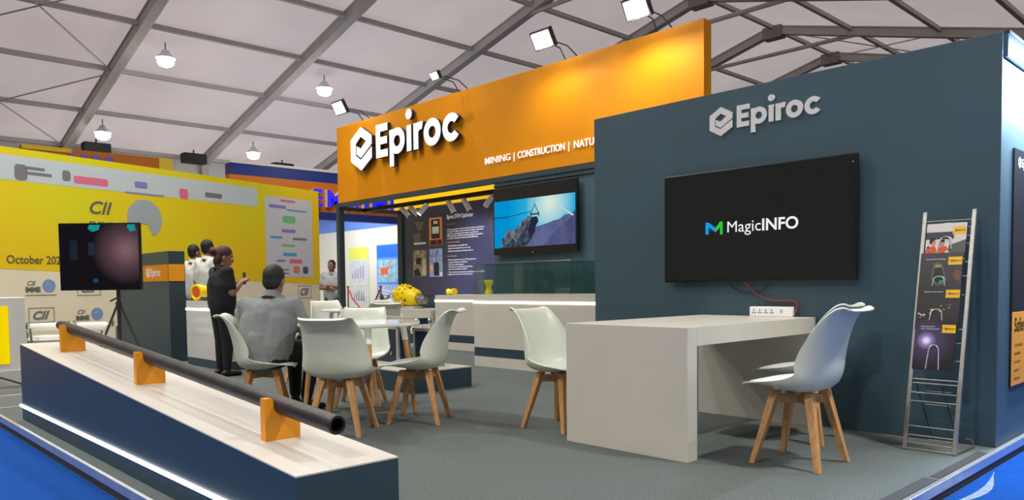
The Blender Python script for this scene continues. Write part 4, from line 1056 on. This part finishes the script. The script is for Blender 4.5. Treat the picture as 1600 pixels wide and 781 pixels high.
# helper from photograph columns to distance along the wall
def s_of(u, v=400):
    d = right * ((u - 800) / F_PX) + down * ((v - CY) / F_PX) + fwd
    k = ((WA - Vector((0, 0, 0))).dot(WN)) / (d.dot(WN)); p = Vector((0, 0, 1)) + d * k
    return (p - WA).dot(WU), p.z
PWHT = mat('print_white', rgb(196, 208, 208), .55)
s400 = s_of(402, 310)[0]
yp(.0, 2.78, s400, 3.18, PWHT, 'sponsor_band', r=.06)
sa, sb = s_of(414, 330)[0], s_of(487, 330)[0]
yp(sa, 1.25, sb, 3.05, mat('print_panel', rgb(205, 205, 208), .55), 'poster_panel', r=.05)
def yt(txt, u, v, h, m, width=None, bold=.02, name='print_text', shear=0, d=.008):
    s, z = s_of(u, v); text_mb(txt, PY, s, z, h, d, d, width=width, bold=bold, shear=shear).build(name, m, yw)
for u, v, ww, hh, m in ((22, 268, .20, .26, GREYT), (40, 262, .3, .05, GREYT), (40, 270, .42, .05, GREYT), (97, 274, .14, .18, GREYT), (115, 280, .62, .13, REDP), (210, 288, .26, .12, PURP), (195, 300, .8, .03, PURP), (280, 302, .2, .2, REDP), (320, 304, .42, .10, GREYT), (370, 306, .3, .12, PWHT)):
    s, z = s_of(u, v); yp(s, z - hh / 2, s + ww, z + hh / 2, m, 'sponsor_mark', .008, min(ww, hh) * .3)
for u, v, ww, hh, m in ((438, 313, .45, .05, REDP), (420, 321, .5, .07, PURP), (448, 328, .6, .04, BLUEP), (441, 342, .40, .16, GREENP), (440, 360, .42, .07, PURP), (422, 370, .35, .05, CYANP), (457, 373, .45, .05, GREYT), (440, 383, .4, .05, GREENP), (442, 397, .42, .07, CYANP), (452, 408, .40, .09, REDP), (432, 407, .25, .05, PURP), (458, 421, .2, .16, mat('coral', rgb(222, 120, 110), .6)), (473, 422, .17, .17, mat('slate', rgb(90, 88, 120), .6)), (436, 421, .3, .03, GREYT), (436, 427, .3, .03, GREYT)):
    s, z = s_of(u, v); yp(s, z - hh / 2, s + ww, z + hh / 2, m, 'sponsor_mark', .009, min(ww, hh) * .3)
DKT = mat('print_dark', rgb(95, 98, 88), .6)
yt('October 2024', 10, 411, .13, mat('print_brown', rgb(110, 95, 50), .6), .95)
yt('CII', 140, 333, .22, DKT, .42, shear=.3)
yt('IMME', 140, 358, .14, DKT, .5, bold=.04)
s, z = s_of(226, 342)
m_ = MB(); m_.ring2(PY, (s, z), .13, .36, PI * -.35, PI * 1.3, .007, .009, 26); m_.prism([(s + .2 * math.cos(a * PI / 8), z + .1 + .2 * math.sin(a * PI / 8)) for a in range(16)], PY, .0095, .0095); m_.build('globe_emblem', mat('print_greyblue', rgb(160, 172, 172), .6), yw)
# small CII / IMME repeats on the cream part
def cii_box(u, v, w=.36, h=.25):
    s, z = s_of(u, v)
    m_ = MB()
    for a in ((s, z, s + w, z + .012), (s, z + h - .012, s + w, z + h), (s, z, s + .012, z + h), (s + w - .012, z, s + w, z + h)): m_.prism(rect(*a), PY, .003, .004)
    text_mb('CII', PY, s + w * .16, z + h * .24, h * .52, .0045, .0045, width=w * .66, shear=.35, bold=.045, mb=m_)
    m_.build('cii_mark', GREYT, yw)
def imme_mark(u, v):
    s, z = s_of(u, v)
    m_ = MB(); text_mb('CII', PY, s + .03, z + .17, .07, .0045, .0045, width=.14, shear=.35, bold=.02, mb=m_); text_mb('IMME', PY, s, z + .06, .08, .0045, .0045, width=.24, bold=.05, mb=m_)
    m_.prism(rect(s, z, s + .5, z + .012), PY, .003, .004); m_.build('imme_mark', DKT, yw)
    m_ = MB(); m_.ring2(PY, (s + .38, z + .16), .045, .11, 0, 2 * PI, .003, .0045, 20); m_.prism([(s + .38 + .05 * math.cos(a), z + .14 + .05 * math.sin(a)) for a in [k * PI / 4 for k in range(8)]], PY, .005, .005); m_.build('globe_mark', BLUEP, yw)
cii_box(45, 505, .42); cii_box(121, 462, .42); cii_box(466, 466, .42, .30); cii_box(235, 470, .4)
imme_mark(40, 462); imme_mark(119, 506); imme_mark(150, 560)

# orange and purple sign of a booth further back, just above the yellow wall
sg = thing('far_orange_sign', 'orange sign with purple letters peeping above the left end of the yellow wall', 'sign', (-19, 4.5, -.09))
PG_ = facing_right(-19.0, 0, 0)
MB().box(-19.2, -19.0, 3.75, 6.85, -.088, 4.12).build('board', mat('sign_orange', rgb(190, 110, 14), .5), sg)
m_ = MB(); m_.prism(rect(3.75, 4.03, 4.7, 4.125), PG_, .001, .02); m_.build('yellow_edge', mat('sign_yellow', rgb(222, 190, 20), .5), sg)
m_ = MB(); m_.prism(rect(6.55, 3.3, 6.86, 4.125), PG_, .001, .02); m_.build('yellow_edge', mat('sign_lemon', rgb(230, 200, 60), .5), sg)
for y0, w_ in ((4.62, .17), (4.85, .17), (5.07, .22), (5.33, .25)):
    m_ = MB(); m_.prism([(y0, 3.6), (y0 + w_, 3.6), (y0 + w_ * .8, 4.02), (y0 + w_ * .2, 4.02)], PG_, .001, .05); m_.build('sign_letter', mat('sign_purple', rgb(112, 92, 215), .5), sg)

# far low partition wall in pale grey, and the blue booth
bo = thing('blue_header_booth', 'white booth with a blue and orange header sign behind the left post', 'booth', (-18.5, 11, -.09))
PH = facing_right(-17.0, 0, 0)
MB().box(-17.25, -17.0, 7.4, 13.4, 3.60, 3.86).build('header_blue', BBLUE, bo)
MB().box(-17.27, -16.98, 7.4, 13.4, 3.86, 3.92).build('header_cap', TWHITE, bo)
MB().box(-17.25, -17.0, 7.4, 13.4, 2.87, 3.60).build('header_orange', HOR, bo)
MB().box(-17.25, -17.0, 7.4, 13.4, 2.69, 2.87).build('header_blue', BBLUE, bo)
yy = 9.42
for ch, w_ in (('E', .26), ('M', .46), ('R', .36), ('I', .12), ('M', .44), ('I', .12), ('T', .38)):
    m_ = MB(); text_mb(ch, PH, yy, 3.01, .40, .0, .12, width=w_, bold=.03, mb=m_); hl = m_.build('header_letter', WHITEP, bo); m_ = MB(); text_mb(ch, PH, yy, 3.01, .40, .121, .124, width=w_, bold=.03, mb=m_); m_.build('letter_face', LETB, hl); yy += w_ + .12
MB().box(-27, -17.1, 14.0, 14.15, -.088, 2.93).build('rear_wall', TWHITE, bo)
MB().box(-27, -17.1, 13.98, 14.15, 2.93, 3.7).build('rear_blue_band', LBLUE, bo)
MB().box(-27, -26.85, 7.4, 14.0, -.088, 3.6).build('side_wall', TWHITE, bo)
MB().box(-26.85, -17.3, 13.2, 13.98, 3.72, 3.78).build('soffit', LBLUE, bo)
PW = facing_front(0, 14.0, 0)
lo_ = lamp_light((-21, 11.8, 3.3), 300, .4, (1, 1, 1), bo)
lamp_light((-14.8, 9.6, 4.6), 60, .2, (1, .97, .92), bo, (0, math.radians(55), 0), 'SPOT', math.radians(120))
def wall_poster(name, lab, x0, x1, cols):
    t = thing(name, lab, 'poster', ((x0 + x1) / 2, 13.98, .3), 0, 'posters in the blue-header booth')
    m_ = MB(); m_.prism(rect(x0, .32, x1, 2.36), PW, .001, .02); m_.build('sheet', cols[0], t)
    m_ = MB(); m_.prism(rect(x0 + .03, 1.95, x1 - .03, 2.33), PW, .02, .022); m_.build('header_block', cols[1], t)
    m_ = MB(); m_.prism(rect(x0 + .05, 1.15, x1 - .05, 1.88), PW, .02, .022); m_.build('picture', cols[2], t)
    m_ = MB(); m_.prism(rect(x0 + .05, .40, x1 - .05, 1.08), PW, .02, .022); m_.build('picture', cols[3], t)
    return t
t = wall_poster('tall_poster', 'tall pale poster with yellow-green top on the white booth wall', -22.77, -21.55, (mat('pa', rgb(214, 226, 190), .5), mat('pb', rgb(222, 230, 90), .5), mat('pc', rgb(205, 210, 222), .5, var=.15, scale=8), mat('pd', rgb(205, 210, 214), .5, var=.2, scale=6)))
for k in range(5):
    m_ = MB(); m_.prism([(-22.5 + k * .14, .55), (-22.42 + k * .13, .9 - .04 * abs(k - 2)), (-22.38 + k * .13, .9 - .04 * abs(k - 2)), (-22.44 + k * .15, .55)], PW, .023, .023); m_.build('drawn_rig', GREYT, t)
    m_ = MB(); m_.prism(rect(-22.55 + k * .16, 1.3, -22.47 + k * .16, 1.5 + .06 * k), PW, .023, .023); m_.build('drawn_tower', mat('pl', rgb(160, 160, 200), .6), t)
t = wall_poster('tall_poster', 'tall bright blue poster with orange machine on the white booth wall', -21.06, -19.85, (mat('qa', rgb(70, 150, 240), .5), mat('qb', rgb(20, 110, 225), .5), mat('qc', rgb(150, 190, 215), .5, var=.4, scale=7), mat('qd', rgb(165, 185, 235), .5, var=.25, scale=6)))
m_ = MB(); m_.prism([(-20.85, 1.4), (-20.45, 1.4), (-20.4, 1.62), (-20.85, 1.62)], PW, .023, .023); m_.build('drawn_machine', mat('qo', rgb(228, 100, 50), .5), t)
m_ = MB(); m_.prism([(-20.45, 1.6), (-20.3, 1.85), (-20.25, 1.85), (-20.38, 1.55)], PW, .023, .023); m_.build('drawn_machine', mat('qg', rgb(220, 130, 60), .5), t)
for k in range(4):
    m_ = MB(); m_.prism([(-20.9 + k * .05, .6 + .1 * k), (-20.0, .5 + .1 * k), (-20.0, .52 + .1 * k), (-20.9 + k * .05, .63 + .1 * k)], PW, .0225 + .0002 * k, .0225 + .0002 * k); m_.build('drawn_rail', WHITEP, t)
# stanchions with red rope
BR = mat('brass', rgb(178, 130, 80), .35, .8)
for x, l in ((-21.9, 'brass rope stanchion in front of the pale poster'), (-20.0, 'brass rope stanchion in front of the blue poster')):
    t = thing('rope_stanchion', l, 'stanchion', (x, 13.4, -.09), 0, 'brass stanchions in the white booth')
    MB().lathe([(0, -.088), (.16, -.088), (.16, -.07), (.03, -.05), (.028, .98), (.05, 1.0), (.05, 1.04), (0, 1.06)], 16, Matrix.Translation((x, 13.4, 0))).build('post', BR, t, smooth=True)
for (xa, xb, l) in ((-21.85, -21.2, 'red rope hanging from the left brass stanchion'), (-20.7, -20.05, 'red rope hanging from the right brass stanchion')):
    A_, B_ = ((xa, .92), (xb, .35)) if xa < -21 else ((xb, .92), (xa, .35))
    tag(MB().tube([(A_[0], 13.4, A_[1]), ((A_[0] * .65 + B_[0] * .35), 13.4, .62), (B_[0], 13.4, B_[1]), ((B_[0] + (B_[0] - A_[0]) * .5), 13.4, .22)], .025, 8).build('red_rope', mat('rope_red', rgb(165, 40, 60), .7), smooth=True), l, 'rope', 'red ropes in the white booth')
# ================================================================== PEOPLE
SKIN = mat('skin', rgb(150, 104, 80), .55, var=.05, scale=12)
HAIR = mat('hair_black', rgb(18, 16, 16), .6, bump=.5, bscale=150)
HAIRR = mat('hair_auburn', rgb(62, 22, 24), .6, bump=.5, bscale=150)
SHG = mat('shirt_grey', rgb(124, 130, 128), .85, var=.08, scale=60, bump=.5, bscale=14)
SHB = mat('shirt_black', rgb(20, 22, 26), .85, bump=.3, bscale=14)
SHW = mat('shirt_white', rgb(216, 216, 206), .8, bump=.35, bscale=14)
SHS = mat('shirt_palegrey', rgb(178, 182, 184), .8, var=.1, scale=12)
TRB = mat('trousers_black', rgb(18, 20, 24), .85, bump=.3, bscale=14)
TRG = mat('trousers_grey', rgb(70, 72, 74), .85)
SHOE = mat('shoe_black', rgb(15, 15, 16), .4)
EYEW = mat('eye_white', rgb(225, 225, 220), .3); EYED = mat('eye_dark', rgb(30, 20, 15), .3); LIP = mat('lips', rgb(150, 80, 72), .5)
def blob(mbf, name, m, parent, vox=.011, sm=4):
    mb = MB(); mbf(mb)
    o = mb.build(name, m, parent, world=False)
    md = o.modifiers.new('r', 'REMESH'); md.mode = 'VOXEL'; md.voxel_size = vox
    ms = o.modifiers.new('s', 'SMOOTH'); ms.iterations = sm; ms.factor = .5
    bpy.context.view_layer.update()
    dg = bpy.context.evaluated_depsgraph_get()
    me = bpy.data.meshes.new_from_object(o.evaluated_get(dg))
    o.modifiers.clear(); old = o.data; o.data = me; bpy.data.meshes.remove(old)
    me.name = name
    if not me.materials: me.materials.append(m)
    me.polygons.foreach_set('use_smooth', [True] * len(me.polygons))
    return o
def V3(*a): return Vector(a)
def person(loc, facing, label, J, shirt, trousers, hair=HAIR, sleeve=.6, torso_w=1.0, bun=False, neck_tilt=0, vox=.011, group=None):
    """J: joints in metres, figure faces local +X, left = +Y"""
    t = thing('person', label, 'person', loc, math.radians(facing), group)
    pel, ch, nk, hd = J['pelvis'], J['chest'], J['neck'], J['head']
    W = torso_w
    hx = J.get('headdir', V3(1, 0, 0)).normalized(); hs = V3(-hx.y, hx.x, 0).normalized(); hu = hx.cross(hs)
    HM = Matrix((hx, hs, hu)).transposed().to_4x4()
    up = (ch - pel).normalized()
    def torso(mb, g, lo=0.0):
        # shoulders and ribcage
        for s in (-1, 1):
            sh = J['shL'] if s > 0 else J['shR']
            mb.capsule(ch + V3(0, s * .05, .02), sh, .105 * W + g, .062 + g)
            mb.capsule(pel + V3(0, s * .075 * W, .02) , ch + V3(0, s * .075 * W, -.03), .112 * W + g, .115 * W + g, 14)
            mb.capsule(ch + V3(0, s * .07 * W, -.02), nk.lerp(sh, .35) - V3(0, 0, .02), .105 * W + g, .05 + g)
        mb.capsule(pel, ch, .12 * W + g, .125 * W + g, 14)
    def arm(mb, s, g, frac=1.0):
        a, e, w_ = (J['shL'], J['elL'], J['wrL']) if s > 0 else (J['shR'], J['elR'], J['wrR'])
        mb.capsule(a, a.lerp(e, min(1, frac)), .056 + g, (.056 + (.043 - .056) * frac) + g * 1.3)
        if frac >= 1: mb.capsule(e, w_, .042 + g, .027 + g)
    def leg(mb, s, g, to=1.0):
        h, k, a = (J['hipL'], J['knL'], J['anL']) if s > 0 else (J['hipR'], J['knR'], J['anR'])
        mb.capsule(h, k, .088 * W + g, .058 + g); mb.capsule(k, k.lerp(a, to), .058 + g, .045 - (.045 - .034) * 1 + g)
    def hand(mb, s):
        e, w_ = (J['elL'], J['wrL']) if s > 0 else (J['elR'], J['wrR'])
        d = (w_ - e).normalized(); side = d.cross(V3(0, 0, 1)).normalized(); n = side.cross(d)
        p = w_ + d * .05
        mb.sphere(tuple(w_ + d * .045), (.042, .042, .020), 10, 8, Matrix((d, side, n)).transposed().to_4x4())
        for k, (o_, L) in enumerate(((-.03, .062), (-.01, .074), (.01, .070), (.03, .055))):
            b = w_ + d * .078 + side * o_; m1 = b + d * L * .55 - n * .008; m2 = m1 + d * L * .4 - n * .024
            mb.capsule(b, m1, .0095, .0088, 8); mb.capsule(m1, m2, .0088, .0078, 8)
        th = side * (-s) ; b = w_ + d * .03 + th * .03
        mb.capsule(b, b + d * .03 + th * .025, .012, .0105, 8); mb.capsule(b + d * .03 + th * .025, b + d * .058 + th * .03 - n * .01, .0105, .009, 8)
    def head(mb):
        T = HM
        mb.sphere(tuple(hd + hu * .025 - hx * .008), (.096, .077, .098), 16, 12, T)      # cranium
        mb.sphere(tuple(hd - hu * .045 + hx * .022), (.070, .060, .080), 14, 10, T)       # jaw
        mb.sphere(tuple(hd - hu * .010 + hx * .098), (.016, .013, .026), 8, 8, T)         # nose
        mb.sphere(tuple(hd - hu * .058 + hx * .082), (.014, .024, .010), 8, 8, T)
        for s in (-1, 1): mb.sphere(tuple(hd - hu * .012 + hs * s * .078 - hx * .004), (.020, .010, .032), 8, 8, T)
        mb.capsule(nk - V3(0, 0, .04), hd - hu * .06 - hx * .012, .058, .054)
    def body(mb):
        torso(mb, 0); head(mb)
        for s in (-1, 1): arm(mb, s, 0); leg(mb, s, 0); hand(mb, s)
    b = blob(body, 'body', SKIN, t, vox=min(vox, .009), sm=2)
    def shirt_f(mb):
        torso(mb, .012)
        mb.capsule(pel - up * .03, pel + up * .1, .135 * W, .14 * W, 14)
        for s in (-1, 1): arm(mb, s, .013, sleeve)
    sh_ = blob(shirt_f, 'shirt', shirt, t, vox)
    cl = MB(); cu_ = (hd - nk).normalized(); T = Matrix.Translation(nk) @ V3(0, 0, 1).rotation_difference(cu_).to_matrix().to_4x4()
    cl.lathe([(.078, -.02), (.071, .022), (.066, .034), (.064, .02), (.068, -.02)], 20, T); cl.build('collar', shirt, sh_, smooth=True, world=False)
    def tr_f(mb):
        mb.capsule(pel + V3(0, -.07 * W, 0), pel + V3(0, .07 * W, 0), .118 * W, .118 * W)
        for s in (-1, 1): leg(mb, s, .014, .93)
    blob(tr_f, 'trousers', trousers, t, vox)
    for s in (-1, 1):
        k, a = (J['knL'], J['anL']) if s > 0 else (J['knR'], J['anR'])
        fd = J.get('foot', V3(1, 0, 0)).normalized()
        m_ = MB(); hz_ = a.z - .0
        base = V3(a.x, a.y, 0)
        def sf(mb, base=base, fd=fd, a=a):
            mb.capsule(base - fd * .04 + V3(0, 0, .035), base + fd * .15 + V3(0, 0, .03), .036, .030); mb.capsule(base + V3(0, 0, .04), a + V3(0, 0, -.01), .036, .038)
        blob(sf, 'shoe', SHOE, t, .010, 2)
    def hair_f(mb):
        T = HM
        mb.sphere(tuple(hd + hu * .040 - hx * .020), (.098, .084, .098), 16, 12, T)
        mb.sphere(tuple(hd - hu * .010 - hx * .045), (.062, .078, .075), 14, 10, T)
        if bun: mb.sphere(tuple(hd + hu * .03 - hx * .13), (.05, .05, .05), 12, 10, T); mb.sphere(tuple(hd - hu * .04 - hx * .05), (.06, .075, .09), 12, 10, T)
    blob(hair_f, 'hair', hair, t, .009, 3)
    for s in (-1, 1):
        e = hd + hx * .080 + hs * s * .031 + hu * .008
        m_ = MB(); m_.sphere(tuple(e), .0125, 10, 8); m_.cur = 1; m_.sphere(tuple(e + hx * .009), .006, 8, 6); m_.build('eye', [EYEW, EYED], t, world=False, smooth=True)
        MB().capsule(hd + hx * .089 + hs * s * .018 + hu * .030, hd + hx * .082 + hs * s * .045 + hu * .029, .005, .004, 6).build('eyebrow', hair, t, world=False)
    m_ = MB(); m_.sphere(tuple(hd + hx * .094 - hu * .058), (.006, .022, .006), 10, 6, HM); m_.build('mouth', LIP, t, world=False, smooth=True)
    return t
def standing(h, lean=0, **k):
    s = h / 1.72
    J = dict(pelvis=V3(0, 0, .95), chest=V3(.0, 0, 1.27), neck=V3(.0, 0, 1.45), head=V3(.025, 0, 1.60), shL=V3(0, .185, 1.40), shR=V3(0, -.185, 1.40),
             elL=V3(-.02, .23, 1.12), elR=V3(-.02, -.23, 1.12), wrL=V3(.03, .24, .88), wrR=V3(.03, -.24, .88), hipL=V3(0, .085, .90), hipR=V3(0, -.085, .90),
             knL=V3(.02, .095, .49), knR=V3(.02, -.095, .49), anL=V3(0, .10, .09), anR=V3(0, -.10, .09))
    J.update(k)
    return {a: (b * s if a not in ('headdir', 'foot') else b) for a, b in J.items()}
# seated man: pelvis over the chair, back to the camera
Js = dict(pelvis=V3(-.02, 0, .50), chest=V3(.06, 0, .765), neck=V3(.115, 0, .935), head=V3(.16, -.0, 1.055), shL=V3(.085, .205, .865), shR=V3(.085, -.205, .865),
          elL=V3(.14, .275, .63), elR=V3(.16, -.28, .64), wrL=V3(.36, .17, .60), wrR=V3(.38, -.12, .61), hipL=V3(.02, .10, .49), hipR=V3(.02, -.10, .49),
          knL=V3(.42, -.02, .51), knR=V3(.34, -.24, .50), anL=V3(.42, -.02, .10), anR=V3(.26, -.20, .10), headdir=V3(.97, .05, -.22), foot=V3(.8, -.5, 0))
person((-5.64, 2.70, 0), 124, 'seated man seen from behind in grey shirt and black trousers on a white chair', Js, SHG, TRB, torso_w=1.16, sleeve=.95, vox=.010)
# woman in black
person((-8.63, 3.62, 0), 92, 'standing woman in black top and trousers with tied auburn hair, looking at her hands',
       standing(1.46, elL=V3(.03, .23, 1.12), elR=V3(.03, -.25, 1.12), wrL=V3(.23, .08, 1.24), wrR=V3(.22, -.13, 1.26), headdir=V3(.85, -.35, -.3), head=V3(.05, 0, 1.60)), SHB, TRB, HAIRR, bun=True, torso_w=1.02, sleeve=.7)
person((-12.35, 4.74, 0), 100, 'standing man in white shirt behind the reception counter, nearer the kiosk', standing(1.70), SHW, TRG, sleeve=.95)
person((-11.31, 4.54, 0), 105, 'standing man in white shirt behind the reception counter, next to the woman in black', standing(1.72), SHW, TRG, sleeve=.95)
person((-14.35, 8.40, -.09), -50, 'distant standing man with folded arms right of the yellow wall', standing(1.66, elL=V3(.02, .25, 1.12), elR=V3(.02, -.25, 1.12), wrL=V3(.20, .0, 1.16), wrR=V3(.20, .02, 1.12)), SHS, TRG, sleeve=.6)
t = thing('mobile_phone', 'dark phone held up by the woman in black', 'phone', (-8.62, 3.90, 1.08))
MB().box(-8.66, -8.59, 3.885, 3.895, 1.05, 1.19, None).build('phone_body', BLACK, t, bevel=.003)
